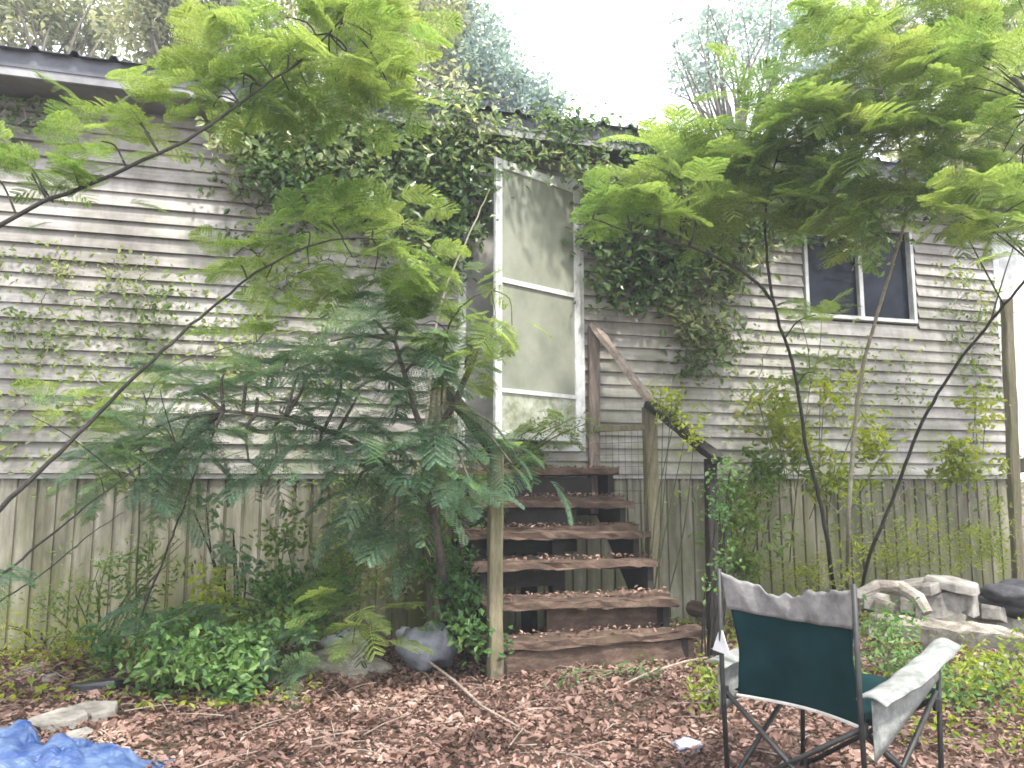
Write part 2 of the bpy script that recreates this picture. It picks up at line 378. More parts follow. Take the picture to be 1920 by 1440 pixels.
house_obj(w, 'skirting', M['skirt'])
w = MB(); w.boxf(wp(S_L, Z_SK-.035, .012), WD*(S_CORNER-S_L), -WN*.05, Vector((0, 0, .03))); house_obj(w, 'skirting_trim', M['jamb'])
# roof: corrugated sheet with ribs, fascia, soffit
OV = .35
w = MB(); nr = int((S_CORNER+.4-(S_L-.3))/.23); s0 = S_L-.3
ridge = 4.42
def rpt(s, k, h): # k 0 eave .. 1 ridge
    return wp(s, 3.865+(ridge-3.865)*k+h, OV-k*(OV+DEP/2))
for i in range(nr):
    a = s0+i*.23
    for (x0, x1, h0, h1) in ((0, .165, 0, 0), (.165, .18, 0, .03), (.18, .215, .03, .03), (.215, .23, .03, 0)):
        w.quad(rpt(a+x0, -.02, h0), rpt(a+x1, -.02, h1), rpt(a+x1, 1, h1), rpt(a+x0, 1, h0))
w.quad(wp(s0, ridge, -DEP/2), wp(S_CORNER+.4, ridge, -DEP/2), wp(S_CORNER+.4, 3.85, -DEP-.3), wp(s0, 3.85, -DEP-.3))
roof = house_obj(w, 'roof', M['metalroof'], solid=.004)
w = MB(); w.boxf(wp(s0, 3.745, OV+.004), WD*(S_CORNER+.4-s0), -WN*.02, Vector((0, 0, .115))); house_obj(w, 'drip_edge', M['metalroof'])
w = MB(); w.boxf(wp(s0, 3.69, OV-.004), WD*(S_CORNER+.4-s0), -WN*.02, Vector((0, 0, .14))); house_obj(w, 'fascia', M['fascia'])
w = MB(); w.boxf(wp(s0, 3.695, OV-.03), WD*(S_CORNER+.4-s0), -WN*(OV-.03), Vector((0, 0, .02))); house_obj(w, 'soffit', M['soffit'])
# corner trim
w = MB(); w.boxf(wp(S_CORNER-.06, Z_SK, .022), WD*.075, -WN*.03, Vector((0, 0, Z_TOP-Z_SK))); house_obj(w, 'corner_trim', M['white'])
# window
fr = MB(); d = .035
fr.boxf(wp(sW0, zW0, .03), WD*d, -WN*.07, Vector((0, 0, zW1-zW0)))
fr.boxf(wp(sW1-d, zW0, .03), WD*d, -WN*.07, Vector((0, 0, zW1-zW0)))
fr.boxf(wp(sW0+d, zW0, .028), WD*(sW1-sW0-2*d), -WN*.07, Vector((0, 0, d)))
fr.boxf(wp(sW0+d, zW1-d, .028), WD*(sW1-sW0-2*d), -WN*.07, Vector((0, 0, d)))
win = house_obj(fr, 'window', M['white'], bevel=.004)
sm = (sW0+sW1)/2
fr = MB(); fr.boxf(wp(sm-.018, zW0+d, .02), WD*.04, -WN*.05, Vector((0, 0, zW1-zW0-2*d))); fr.build('mullion', M['white'], win)
for a, b_, o_ in ((sW0+d, sm-.02, -.02), (sm+.024, sW1-d, -.03)):
    q = MB(); q.boxf(wp(a, zW0+d, o_), WD*(b_-a), -WN*.004, Vector((0, 0, zW1-zW0-2*d))); q.build('pane', M['glass'], win)
# doorway
fr = MB()
fr.boxf(wp(-DW-.06, SILL-.05, .03), WD*.06, -WN*.12, Vector((0, 0, DTOP-SILL+.11)))
fr.boxf(wp(0, SILL-.05, .03), WD*.06, -WN*.12, Vector((0, 0, DTOP-SILL+.11)))
fr.boxf(wp(-DW, DTOP, .028), WD*DW, -WN*.12, Vector((0, 0, .06)))
fr.boxf(wp(-DW, SILL-.05, .05), WD*DW, -WN*.16, Vector((0, 0, .05)))
house_obj(fr, 'door_frame', M['white'], bevel=.004)
q = MB(); q.boxf(wp(-DW+.002, SILL+.002, -.05), WD*(DW-.004), -WN*.04, Vector((0, 0, DTOP-SILL-.004)))
idr = house_obj(q, 'inner_door', M['jamb'])
# screen door, hinged on the right jamb, left side swung out
DA = R(49); DD = Vector((math.sin(DA), math.cos(DA), 0)); DN = Vector((math.cos(DA), -math.sin(DA), 0))
H0 = wp(-.0, 0, .045)
def dp(x, z, o=0.0): return H0 - DD*x + DN*o + Vector((0, 0, z))   # x from the hinge
DWs = .87; z0 = SILL+.02; z1 = DTOP-.02
f = MB(); st = .06
f.boxf(dp(0, z0), -DD*st, DN*.03, Vector((0, 0, z1-z0)))
f.boxf(dp(DWs-st, z0), -DD*st, DN*.03, Vector((0, 0, z1-z0)))
f.boxf(dp(st, z1-.07), -DD*(DWs-2*st), DN*.028, Vector((0, 0, .07)))
f.boxf(dp(st, z0), -DD*(DWs-2*st), DN*.028, Vector((0, 0, .05)))
sdoor = house_obj(f, 'screen_door', M['white'], bevel=.004)
f = MB(); f.boxf(dp(st, z0+1.13), -DD*(DWs-2*st), DN*.032, Vector((0, 0, .035))); f.build('mid_rail', M['white'], sdoor)
f = MB(); f.boxf(dp(st, z0+.33), -DD*(DWs-2*st), DN*.032, Vector((0, 0, .03))); f.build('lower_rail', M['white'], sdoor)
f = MB(); f.boxf(dp(st, z0+1.165, .012), -DD*(DWs-2*st), DN*.005, Vector((0, 0, z1-.07-z0-1.165))); f.build('screen', M['screen'], sdoor)
f = MB(); f.boxf(dp(st, z0+.36, .012), -DD*(DWs-2*st), DN*.005, Vector((0, 0, .77))); f.build('screen', M['screen'], sdoor)
f = MB(); f.boxf(dp(st, z0+.05, .010), -DD*(DWs-2*st), DN*.008, Vector((0, 0, .28))); f.build('kick_panel', M['kick'], sdoor)
f = MB(); f.tube([dp(DWs-.03, z0+1.0, .03), dp(DWs-.03, z0+1.0, .06), dp(DWs-.03, z0+1.1, .06), dp(DWs-.03, z0+1.1, .03)], .007, 6); f.build('handle', M['jamb'], sdoor)

# ================================================================ STAIRS
SA = R(18); SD = Vector((-math.sin(SA), math.cos(SA), 0)); SR = Vector((math.cos(SA), math.sin(SA), 0)); UP = Vector((0, 0, 1))
ST0 = Vector((-.09, 4.5, 0))
def stp(r, f_, z): return ST0 + SR*r + SD*f_ + UP*z
RUN = .2; RISE = .2; SWD = 1.27
stair = thing('wooden_steps', stp(0, 0, 0), 'rotting wooden steps with six leaf strewn treads leading up to the screen door', 'steps')
for i in range(6):
    t_ = MB(); z = RISE*(i+1); sd_ = random.Random(i+5)
    rl, rr_ = -.04+sd_.uniform(-.02, .02), SWD+(.05 if i < 1 else .0)+sd_.uniform(-.02, .02)
    sk = sd_.uniform(-.012, .012)
    for k in range(2):
        t_.rough(stp(rl, i*RUN-.03+k*.142, z-.048+sk), SR*(rr_-rl+sd_.uniform(-.03, .02))+UP*sd_.uniform(-.03, .02), SD*.136, UP*.048, 18, .009, i*3+k)
    t_.build('tread', M['tread'], stair)
# bottom riser board (face of the first step)
t_ = MB(); t_.rough(stp(-.02, 0.0, .0), SR*(SWD+.02), SD*.035, UP*.15, 14, .012, 91); t_.build('riser', M['tread'], stair)
t_ = MB(); t_.rough(stp(.42, RUN+.10, .0), SR*(SWD-.5), SD*.035, UP*.34, 12, .007, 92); t_.build('riser', M['tread'], stair)
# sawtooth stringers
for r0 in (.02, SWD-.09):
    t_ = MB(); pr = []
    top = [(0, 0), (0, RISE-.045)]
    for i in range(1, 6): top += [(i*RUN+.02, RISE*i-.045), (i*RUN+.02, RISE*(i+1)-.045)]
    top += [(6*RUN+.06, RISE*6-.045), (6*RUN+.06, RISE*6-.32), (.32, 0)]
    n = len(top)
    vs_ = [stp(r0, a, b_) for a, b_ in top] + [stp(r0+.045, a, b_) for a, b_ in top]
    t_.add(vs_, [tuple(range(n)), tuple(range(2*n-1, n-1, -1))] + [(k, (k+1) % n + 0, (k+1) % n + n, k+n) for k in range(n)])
    t_.build('stringer', M['shade_dark_wood'], stair)
# landing framing: cross boards, some added to darken the gaps under the steps
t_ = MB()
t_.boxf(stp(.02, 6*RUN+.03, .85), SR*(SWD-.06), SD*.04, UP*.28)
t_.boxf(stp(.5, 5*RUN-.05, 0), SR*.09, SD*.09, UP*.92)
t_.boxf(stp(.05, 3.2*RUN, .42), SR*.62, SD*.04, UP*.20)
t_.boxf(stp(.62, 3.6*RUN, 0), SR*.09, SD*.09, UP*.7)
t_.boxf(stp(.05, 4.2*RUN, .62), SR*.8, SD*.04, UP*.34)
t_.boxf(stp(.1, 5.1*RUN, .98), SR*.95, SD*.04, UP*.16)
t_.build('framing', M['shade_dark_wood'], stair)
# posts and rails
def post(r, f_, z0, z1, wdt=.085, mat='post', lean=(0, 0), seed=1):
    p = MB(); a = stp(r, f_, z0); b_ = stp(r+lean[0], f_+lean[1], z1)
    p.rough(a, b_-a, SR*wdt, SD*wdt, 10, .003, seed); return p.build('post', M[mat], stair)
post(-.055, -.07, -.05, 1.30, .078, 'post', (.0, .0), 1)              # left front
post(SWD+.13, 0.02, -.05, 1.255, .065, 'shade_dark_wood', (.02, 0), 2)              # right front, vine covered
post(SWD+.14, .80, -.05, 1.66, .09, 'post', (-.01, 0), 3)               # right middle
# upper posts by the wall
p = MB(); a = wallpt(1104, 780, .08); b_ = wallpt(1106, 608, .08); p.rough(a-UP*.75, b_-a+UP*.75, WD*.085, WN*-.05, 8, .003, 4); p.build('post', M['brownpost'], stair)
post(-.13, .98, -.05, 1.78, .12, 'post', (.0, 0), 5)
post(-.13, 1.22, -.05, 1.80, .09, 'brownpost', (.0, 0), 6)
def rail(a, b_, hgt, wdt, mat, seed):
    p = MB(); d_ = b_-a; sdv = d_.normalized().cross(UP).normalized(); u_ = sdv.cross(d_.normalized())
    p.rough(a-sdv*wdt/2, d_, sdv*wdt, u_*hgt, 12, .004, seed); p.build('handrail', M[mat], stair)
A = wallpt(1110, 612, .07); Bm = stp(SWD+.16, .82, 1.68); Cc = stp(SWD+.18, -.05, 1.22)
rail(A, Bm, .04, .1, 'rail', 11); rail(Bm+Vector((.0, 0, -.02)), Cc, .05, .09, 'shade_dark_wood', 12)
rail(stp(-.05, 1.3, 1.80), stp(-.05, -.05, 1.27), .09, .045, 'shade_dark_wood', 13)
# wire panel between wall post and middle post
wm = MB(); L0 = stp(SWD+.14, .86, 0); L1 = A.copy(); L1.z = 0
for i in range(9):
    q_ = L0.lerp(L1, i/8); wm.tube([q_+UP*.95, q_+UP*(1.5)], .002, 4)
for k in range(7): wm.tube([L0+UP*(.95+k*.09), L1+UP*(.95+k*.09)], .002, 4)
wm.build('wire_panel', M['wire'], stair)
wm = MB(); wm.rough(L0+UP*1.49, L1-L0, UP*.04, WN*.03, 6, .003, 21); wm.build('lower_rail', M['post'], stair)
# leaf litter on the treads
B = Buf()
for i in range(6):
    n = 150; r_ = rng.uniform(0, SWD, n); f_ = rng.uniform(-.02, .24, n)+i*RUN
    loc = np.array([list(stp(a, b_, RISE*(i+1)+.004)) for a, b_ in zip(r_, f_)]); loc[:, 2] += rng.uniform(0, .02, n)
    B.putmany(LITTER, rand_frames(n, .35, (.018, .045)), loc)
tag(B.build('fallen_leaves', M['litter']), 'dry brown leaves lying on the treads of the wooden steps', 'fallen leaves', kind='stuff')

# right edge: second porch post and pale post of next bay
p = MB(); a = at(1903, 1075, 6.75); a.z = -.05; p.rough(a, at(1884, 560, a.y)-a, Vector((.075, 0, 0)), Vector((0, .08, 0)), 12, .006, 31)
tag(p.build('porch_post', M['post']), 'brown weathered wooden post standing at the right end of the house', 'post')
a = wp(S_CORNER+.12, 0, -.1)
p = MB(); p.boxf(wp(S_CORNER+.10, 1.35, -.05), WD*.9, -WN*.05, UP*2.2)
pw = thing('porch', wp(S_CORNER+.1, 0, -.1), 'pale porch panel with dark deck at the right end of the house', 'porch')
p.build('panel', M['white'], pw)
p = MB(); p.boxf(wp(S_CORNER+.10, 1.2, .1), WD*1.4, -WN*.9, UP*.12); p.build('deck', M['brownpost'], pw)
p = MB(); p.boxf(wp(S_CORNER+.2, -.05, 0), WD*1.2, -WN*.06, UP*1.2); p.build('base', M['shade_dark_wood'], pw)

# ================================================================ CHAIR
M['greenfab'], t, b = mat_new('dark_green_canvas')
c = ramp(t, noise(t, 5, 5), [(.002, .017, .020), (.005, .030, .033)], [.35, .65]); t.links.new(c, b.inputs['Base Color']); b.inputs['Roughness'].default_value = .85; b.inputs['Specular IOR Level'].default_value = .12
bump(t, b, noise(t, 260, 2), .2, .002)
M['greyfab'] = plain('faded_grey_canvas', (.12, .115, .115), (.26, .25, .245), .9, 14, bmp=.3)
M['armfab'] = plain('sun_bleached_arm_canvas', (.13, .138, .13), (.27, .28, .265), .9, 18, bmp=.4)
M['cframe'] = plain('chipped_black_tube', (.008, .009, .010), (.025, .025, .025), .55, 30)
M['piping'] = plain('pale_edge_piping', (.45, .44, .40), (.62, .6, .55), .8, 20)
M['plastic'] = plain('pale_plastic', (.40, .40, .42), (.6, .6, .62), .4, 10)
CL = Vector((.775, 2.93, 0)); CR = Vector((1.085, 2.5, 0)); CRD = (CR-CL).normalized(); CW = (CR-CL).length
CF = Vector((-CRD.y, CRD.x, 0)) if (-CRD.y) > 0 else Vector((CRD.y, -CRD.x, 0))
def cpnt(r, f_, z): return CL + CRD*r + CF*f_ + UP*z
chair = thing('folding_chair', cpnt(CW/2, .2, 0), 'dark green folding camp chair with frayed grey top, seen from behind', 'chair')
zt = .785; zb = .345
def back(u, v, lo, hi, push=0.0):
    z = lo + (hi-lo)*v
    r = CW*u
    nar = .075*math.sin(math.pi*min(1, max(0, (.86-(z-zb)/(zt-zb)*.9))))
    r = CW/2 + (r-CW/2)*(1-nar*2*1.0)
    bow = -.055*math.sin(math.pi*u)*(1-.3*v)
    return cpnt(r, .0 + .05*(1-(z-zb)/(zt-zb)) - bow*1.0 + push, z)
p = MB(); p.grid(lambda u, v: back(u, v, zb, .665, .0025*math.sin(17*u+6*v)*math.sin(math.pi*u)+.004*math.sin(5*u-9*v)*math.sin(math.pi*v)), 40, 30); p.build('back_rest', M['greenfab'], chair, smooth=True, solid=.004)
def topf(u, v):
    u = -.012+1.024*u
    fr_ = .018*math.sin(u*9+1)+.009*math.sin(u*31)+.006*math.sin(u*67+2)
    sn = max(0.0, math.sin(math.pi*u)); hi = zt - .052*sn**.8 + fr_*sn*.8
    lo = .652-.012*math.sin(math.pi*u)
    q_ = back(u, 1, 0, lo+(hi-lo)*v, -.012); q_ += CF*(.006*math.sin(u*23+v*3))
    return q_
p = MB(); p.grid(topf, 80, 8); tf = p.build('top_flap', M['greyfab'], chair, smooth=True, solid=.004)
p = MB(); p.tube([back(u/12, 0, zb-.004, 1, -.004) for u in range(13)], .006, 6); p.build('edge_piping', M['piping'], chair)
# seat
def seat(u, v):
    sag = -.07*math.sin(math.pi*u)*math.sin(math.pi*min(1, v+.15))
    return cpnt(CW*u, .056+.06*math.sin(math.pi*u)*(1-v)+.41*v, zb+.012+.05*v+sag*.25)
p = MB(); p.grid(seat, 12, 10); p.build('seat', M['greenfab'], chair, smooth=True, solid=.004)
# arms
for side, nm in ((1, 0), (0, 1)):
    r0 = CW+.0 if side else 0
    sg = 1 if side else -1
    p = MB()
    def armf(u, v):
        wv = (v-.5)*.09*(1.15-.25*abs(u-.5))
        return cpnt(r0+sg*.035+wv, -.01+.50*u, .455+.115*u-.016*math.sin(math.pi*u)-.014*(2*v-1)**2+.002*math.sin(13*u+5*v)+.0015*math.sin(29*u-7*v))
    p.grid(armf, 40, 10); ar = p.build('armrest', M['armfab'], chair, smooth=True, solid=.006)
    p = MB()
    def sidef(u, v):   # side panel hanging beneath the arm, back half
        return cpnt(r0+sg*.03, .0+.42*u, .445+.09*u - v*(.18-.10*u))
    p.grid(sidef, 6, 5); p.build('side_panel', M['armfab'], chair, smooth=True, solid=.004)
# frame
def leg(a, b_, r_=.009): 
    q_ = MB(); q_.tube([a, a.lerp(b_, .5), b_], r_, 8); return q_.build('leg', M['cframe'], chair, smooth=True)
for r_ in (0, CW):
    q_ = MB(); q_.tube([cpnt(r_, -.012, zt+.01), cpnt(r_, -.012, .44), cpnt(r_, .0, .02)], .009, 8); q_.build('back_pole', M['cframe'], chair, smooth=True)
    leg(cpnt(r_, .49, .55), cpnt(r_, .45, .0))
leg(cpnt(0, 0, .36), cpnt(CW, -.02, .01)); leg(cpnt(CW, 0, .36), cpnt(0, -.02, .01))
leg(cpnt(0, .47, .38), cpnt(CW, .47, .01)); leg(cpnt(CW, .47, .38), cpnt(0, .47, .01))
leg(cpnt(0, .46, .36), cpnt(0, -.01, .02)); leg(cpnt(CW, -.01, .35), cpnt(CW, .46, .02)); leg(cpnt(CW, .46, .40), cpnt(CW, -.01, .02))
for r_, f_ in ((0, 0), (CW, 0), (0, .46), (CW, .46)):
    q_ = MB(); q_.tube([cpnt(r_, f_, .035), cpnt(r_, f_, .0)], [.014, .02], 8); q_.build('foot', M['cframe'], chair)
    q_ = MB(); q_.tube([cpnt(r_, f_, .375), cpnt(r_, f_, .335)], [.015, .015], 8); q_.build('joint', M['cframe'], chair)
# pale triangle of strap at the left rear pole
q_ = MB(); a = cpnt(0, -.015, .59)
q_.add([a, cpnt(-.035, -.02, .50), cpnt(.05, -.03, .495), a+CF*.006, cpnt(-.035, -.014, .50), cpnt(.05, -.024, .495)], [(0, 1, 2), (5, 4, 3), (0, 3, 4, 1), (1, 4, 5, 2), (2, 5, 3, 0)])
q_.build('arm_strap', M['plastic'], chair)

# ================================================================ YARD DEBRIS
def blob(c, rx, ry, rz, seed, rough=.25, n=14, mat=None, name='stone', sub=1, crease=0):
    rr_ = random.Random(seed); ph = [(rr_.uniform(0, 6.28), rr_.uniform(1.5, 4.5), rr_.uniform(1.5, 4.5), rr_.uniform(-1, 1)) for _ in range(7)]
    p = MB()
    def fn(u, v):
        th = 2*math.pi*u; f_ = math.pi*v
        x, y, z = math.sin(f_)*math.cos(th), math.sin(f_)*math.sin(th), math.cos(f_)
        k = 1+sum(rough/4*math.sin(a*(x+s_*z)*1.3+b_*y+h) for h, a, b_, s_ in ph)
        if crease: k += crease*abs(math.sin(7*x+5*y+seed)*math.sin(6*z+4*y))
        return Vector(c)+Vector((x*rx*k, y*ry*k, z*rz*k))
    p.grid(fn, n*2, n); return p.build(name, mat, smooth=True)
M['stone'] = plain('grey_concrete', (.18, .17, .15), (.42, .40, .37), .9, 9, bmp=.6)
M['palestone'] = plain('pale_concrete', (.11, .10, .09), (.29, .275, .25), .9, 9, bmp=.6)
M['black'] = plain('black_plastic', (.008, .008, .01), (.03, .03, .035), .35, 8)
M['rubber'] = plain('dull_rubber', (.025, .025, .03), (.07, .07, .08), .8, 12, bmp=.6)
M['blue'] = plain('blue_tarp', (.012, .04, .15), (.09, .14, .25), .55, 9)
M['greybag'] = plain('grey_plastic_bag', (.12, .125, .15), (.30, .31, .35), .4, 9, bmp=.3)
def slab(c, rx, ry, h, rot, seed, mat, name, tilt=(0, 0)):
    rr_ = random.Random(seed); n = rr_.randint(6, 8); a0 = [2*math.pi*(k+rr_.uniform(-.3, .3))/n for k in range(n)]
    rad = [rr_.uniform(.7, 1.15) for _ in range(n)]; p = MB(); c = Vector(c); vs_ = []
    for lv, sc in ((-h/2, 1.04), (h*.32, 1.0), (h/2, .93)):
        for k in range(n):
            x = math.cos(a0[k])*rx*rad[k]*sc; y = math.sin(a0[k])*ry*rad[k]*sc
            X = x*math.cos(rot)-y*math.sin(rot); Y = x*math.sin(rot)+y*math.cos(rot)
            vs_.append(c+Vector((X, Y, lv+tilt[0]*x+tilt[1]*y+rr_.uniform(-.1, .1)*h)))
    fs = [(l*n+k, l*n+(k+1) % n, (l+1)*n+(k+1) % n, (l+1)*n+k) for l in range(2) for k in range(n)]+[tuple(range(n-1, -1, -1)), tuple(2*n+k for k in range(n))]
    p.add(vs_, fs); return p.build(name, mat, bevel=.004)
# tarp
p = MB()
def tarp2(u, v):
    top = 3.85 - .62*u + .06*math.sin(9*u*3) + .05*math.sin(31*u)
    y = 2.35 + (top-2.35)*v; x = -2.8 + 1.5*u + .05*math.sin(11*v)
    e = max(0, min(1, 7*min(u, 1-u, v+.05, 1-v)))
    z = .01 + e*(.03+.05*mnoise.turbulence(Vector((u*4, v*3, 0)), 2, True)+.07*abs(mnoise.noise(Vector((u*7+2, v*5, 1))))+.05*abs(mnoise.noise(Vector((u*13+v*6, v*7, 5))))+.018*abs(mnoise.noise(Vector((u*30, v*18, 3)))))
    return Vector((x, y, z))
p.grid(tarp2, 150, 80); tag(p.build('tarp', M['blue'], smooth=False, solid=.003), 'crumpled bright blue tarp lying in the bottom left corner', 'tarp')
# pale broken slabs
for i, (px, py, rx, ry, rz, rot, lab) in enumerate([
        (110, 1352, .14, .10, .045, .3, 'pale broken concrete slab nearest the blue tarp, left one'),
        (178, 1330, .12, .09, .04, -.3, 'pale broken concrete slab behind the tarp, pointing right'),
        (150, 1378, .07, .05, .03, .7, 'small pale concrete piece between the slabs and the tarp')]):
    c_ = gnd(px, py, .04); o = slab(c_, rx, ry, rz, rot, 40+i, M['palestone'], 'concrete_chunk', (.12*rot, .1)); tag(o, lab, 'stone', 'broken concrete by the blue tarp')
for i, (px, py, rx, mt, lab) in enumerate([
        (50, 1262, .10, 'palestone', 'flat pale stone at the left edge before the skirting'),
        (95, 1275, .07, 'palestone', 'small pale stone right of the flat one at left'),
        (275, 1262, .08, 'palestone', 'pale stone at the foot of the left bushes'),
        (200, 1290, .16, 'black', 'dark lump in the shade behind the concrete slabs'),
        (1480, 1110, .1, 'stone', 'grey stone behind the camp chair at the wall foot')]):
    c_ = gnd(px, py, .03); o = slab(c_, rx, rx*.7, rx*.5, i*1.3, 50+i, M[mt], 'stone', (.1, .15)); tag(o, lab, 'stone', 'stones lying along the wall')
c_ = gnd(640, 1262, .0); tag(blob(c_, .28, .18, .13, 61, .35, 12, M['log'], 'mossy_rock'), 'grey mossy mound at the edge of the litter left of the steps', 'rock')
c_ = gnd(648, 1200, .08); tag(blob(c_, .11, .07, .07, 62, .6, 10, M['plastic'], 'crumpled_paper', crease=.25), 'crumpled white and pink wrapper lying behind the mossy mound', 'litter')
c_ = gnd(804, 1212, .13); tag(blob(c_, .155, .14, .12, 63, .3, 12, M['greybag'], 'plastic_bag', crease=.18), 'round grey plastic bag on the ground left of the steps', 'bag')
c_ = gnd(757, 1190, .12); tag(blob(c_, .045, .04, .05, 64, .3, 10, M['plastic'], 'plastic_jug'), 'small white plastic piece beside the grey bag', 'litter')
c_ = gnd(1288, 1398, .02); tag(blob(c_, .055, .035, .022, 65, .5, 10, plain('blue_white_tin', (.12, .18, .38), (.6, .6, .66), .35, 40), 'crushed_can', crease=.3), 'crushed blue and white can on the leaves before the chair', 'can')
# long stick
s_ = MB(); pts = [gnd(735, 1205, .10), gnd(800, 1238, .07), gnd(850, 1275, .05), gnd(905, 1325, .04), gnd(970, 1362, .03), gnd(1010, 1385, .02)]
s_.tube(pts, [.006, .008, .008, .007, .006, .004], 6); tag(s_.build('fallen_stick', M['rail']), 'long thin bare stick lying across the fallen leaves left of the steps', 'stick')
s_ = MB(); pts = [gnd(1155, 1290, .05), gnd(1215, 1262, .09), gnd(1285, 1240, .10), gnd(1330, 1232, .05)]
s_.tube(pts, [.005, .007, .007, .004], 6); tag(s_.build('fallen_stick', M['rail']), 'short crooked twig leaning at the foot of the steps', 'stick')
# log beside lowest step (right)
s_ = MB(); pts = [gnd(1255, 1128, .12), gnd(1300, 1140, .11), gnd(1345, 1148, .10)]
s_.tube(pts, [.06, .065, .05], 9); tag(s_.build('short_log', M['tread']), 'short dark log lying right of the steps behind the chair', 'log')
# timbers and rubble on the right
s_ = MB(); a = gnd(1690, 1172, .20); b_ = gnd(1960, 1200, .26); s_.rough(a, b_-a, Vector((-.05, .32, .02)), Vector((0, 0, -.09)), 16, .012, 71)
tag(s_.build('timber_beam', M['log'], bevel=0), 'pale split timber beam lying behind the chair at right', 'timber')
s_ = MB(); a = gnd(1640, 1112, .17); s_.tube([gnd(1604, 1150, .26), gnd(1608, 1116, .40), gnd(1645, 1098, .45), gnd(1690, 1101, .45), gnd(1722, 1122, .40), gnd(1738, 1150, .32)], [.03, .035, .04, .042, .042, .035], 9)
tag(s_.build('curved_branch', M['log']), 'thick curved grey branch arching beside the timber beam', 'branch')
RK = [ # px, py, top height z, rx, thickness
        (1760, 1122, .30, .20, .13, 'palestone', 'pale lumpy rock between the curved branch and dark sheet'),
        (1812, 1128, .27, .12, .14, 'palestone', 'white rounded rock against the dark rubber sheet'),
        (1668, 1150, .12, .14, .14, 'log', 'mossy rock beneath the curved branch'),
        (1652, 1182, .08, .10, .10, 'stone', 'grey rock just right of the chair back'),
        (1850, 1255, .03, .09, .07, 'stone', 'grey stone in the weeds right of the armrest'),
        (1890, 1240, .03, .07, .07, 'palestone', 'pale stone in the weeds near the right edge'),
        (1722, 1100, .38, .17, .06, 'palestone', 'flat pale slab leaning on the curved branch'),
        (1790, 1098, .40, .17, .05, 'palestone', 'flat pale slab on top of the heap under the weeds'),
        (1715, 1128, .22, .15, .10, 'stone', 'grey broken slab between curved branch and timber beam'),
        (1850, 1150, .16, .14, .08, 'palestone', 'small pale slab lying at the foot of the dark sheet'),
        (1640, 1130, .18, .12, .12, 'stone', 'broken grey slab nearest the top corner of the chair'),
        (1780, 1150, .12, .22, .18, 'stone', 'big dark rock at the base of the heap behind the beam'),
        (1880, 1160, .08, .22, .20, 'stone', 'big dark rock under the rubber sheet'),
        (1760, 1215, .04, .09, .10, 'stone', 'dark grey stone under the near end of the beam')]
for i, (px, py, z_, rx, rz, mt, lab) in enumerate(RK):
    c_ = gnd(px, py, z_); tag(slab(c_, rx*1.05, rx*.75, rz*1.25, i*.9, 80+i, M[mt], 'rock', (.12*(-1)**i, .18)), lab, 'rock', 'rocks heaped right of the chair')
c_ = gnd(1905, 1122, .26); tag(blob(c_, .20, .17, .10, 95, .5, 20, M['rubber'], 'rubber_sheet', crease=.3), 'dark crumpled rubber sheet heaped at the right edge', 'sheet')
# black bag on top step
c_ = stp(.60, 5*RUN+.14, 1.30); tag(blob(c_, .115, .09, .10, 96, .3, 12, M['black'], 'bin_bag', crease=.12), 'small black bundle sitting on the top step beneath the door', 'bag')
c_ = stp(.58, 5*RUN+.22, 1.42); tag(blob(c_, .10, .06, .09, 97, .3, 12, M['greybag'], 'plastic_sheet', crease=.2), 'pale grey crumpled sheet behind the black bundle on the top step', 'sheet')

# ================================================================ VEGETATION
def make_frond(pairs=11, nl=13, droop=.35, lw=.017, ll=.058, seed=0):
    r_ = np.random.default_rng(seed); Q = []
    def rach(t_): return np.array([t_, 0, .10*t_-droop*t_*t_])
    for i in range(pairs):
        t_ = .12+.88*(i+.5)/pairs; b_ = rach(t_); tan = rach(t_+.01)-rach(t_-.01); tan /= np.linalg.norm(tan)
        PL = .46*math.sin(math.pi*min(1, .22+.72*t_))**.7*(1+r_.uniform(-.08, .08))
        for sg in (1, -1):
            a = R(62-22*t_+r_.uniform(-6, 6)); side = np.array([0, sg, 0.0])
            d = tan*math.cos(a)+side*math.sin(a); d[2] += .10+r_.uniform(-.1, .1); d /= np.linalg.norm(d)
            up = np.array([0, 0, 1.0]); nrm = np.cross(d, np.cross(up, d)); nrm /= np.linalg.norm(nrm)
            lat = np.cross(nrm, d); dz = r_.uniform(.05, .3)
            for j in range(nl):
                s_ = (j+.6)/nl; p = b_+d*PL*s_-np.array([0, 0, dz*PL*s_*s_])
                le = ll*(math.sin(math.pi*(.15+.8*s_))**.5)
                for s2 in (1, -1):
                    e = d*.45+lat*s2*.9-nrm*.12; e /= np.linalg.norm(e)
                    w_ = np.cross(nrm, e)*lw*.5
                    Q.append([p, p+e*le*.5+w_, p+e*le, p+e*le*.5-w_])
            w_ = lat*.002; q_ = b_+d*PL-np.array([0, 0, dz*PL]); m_ = b_+d*PL*.5-np.array([0, 0, dz*PL*.25])
            Q.append([b_-w_, b_+w_, m_+w_, m_-w_]); Q.append([m_-w_, m_+w_, q_+w_*.4, q_-w_*.4])
    for i in range(6):
        a, c_ = rach(i/6), rach((i+1)/6); w_ = np.array([0, .005, 0]); Q.append([a-w_, a+w_, c_+w_, c_-w_])
    return np.array(Q, float)
FR = [make_frond(11, 13, .30, .026, .066, 1), make_frond(9, 12, .55, .028, .074, 2), make_frond(12, 12, .12, .026, .066, 3)]
FRD = [make_frond(10, 12, .45, .024, .072, 4), make_frond(9, 11, .75, .026, .08, 5)]

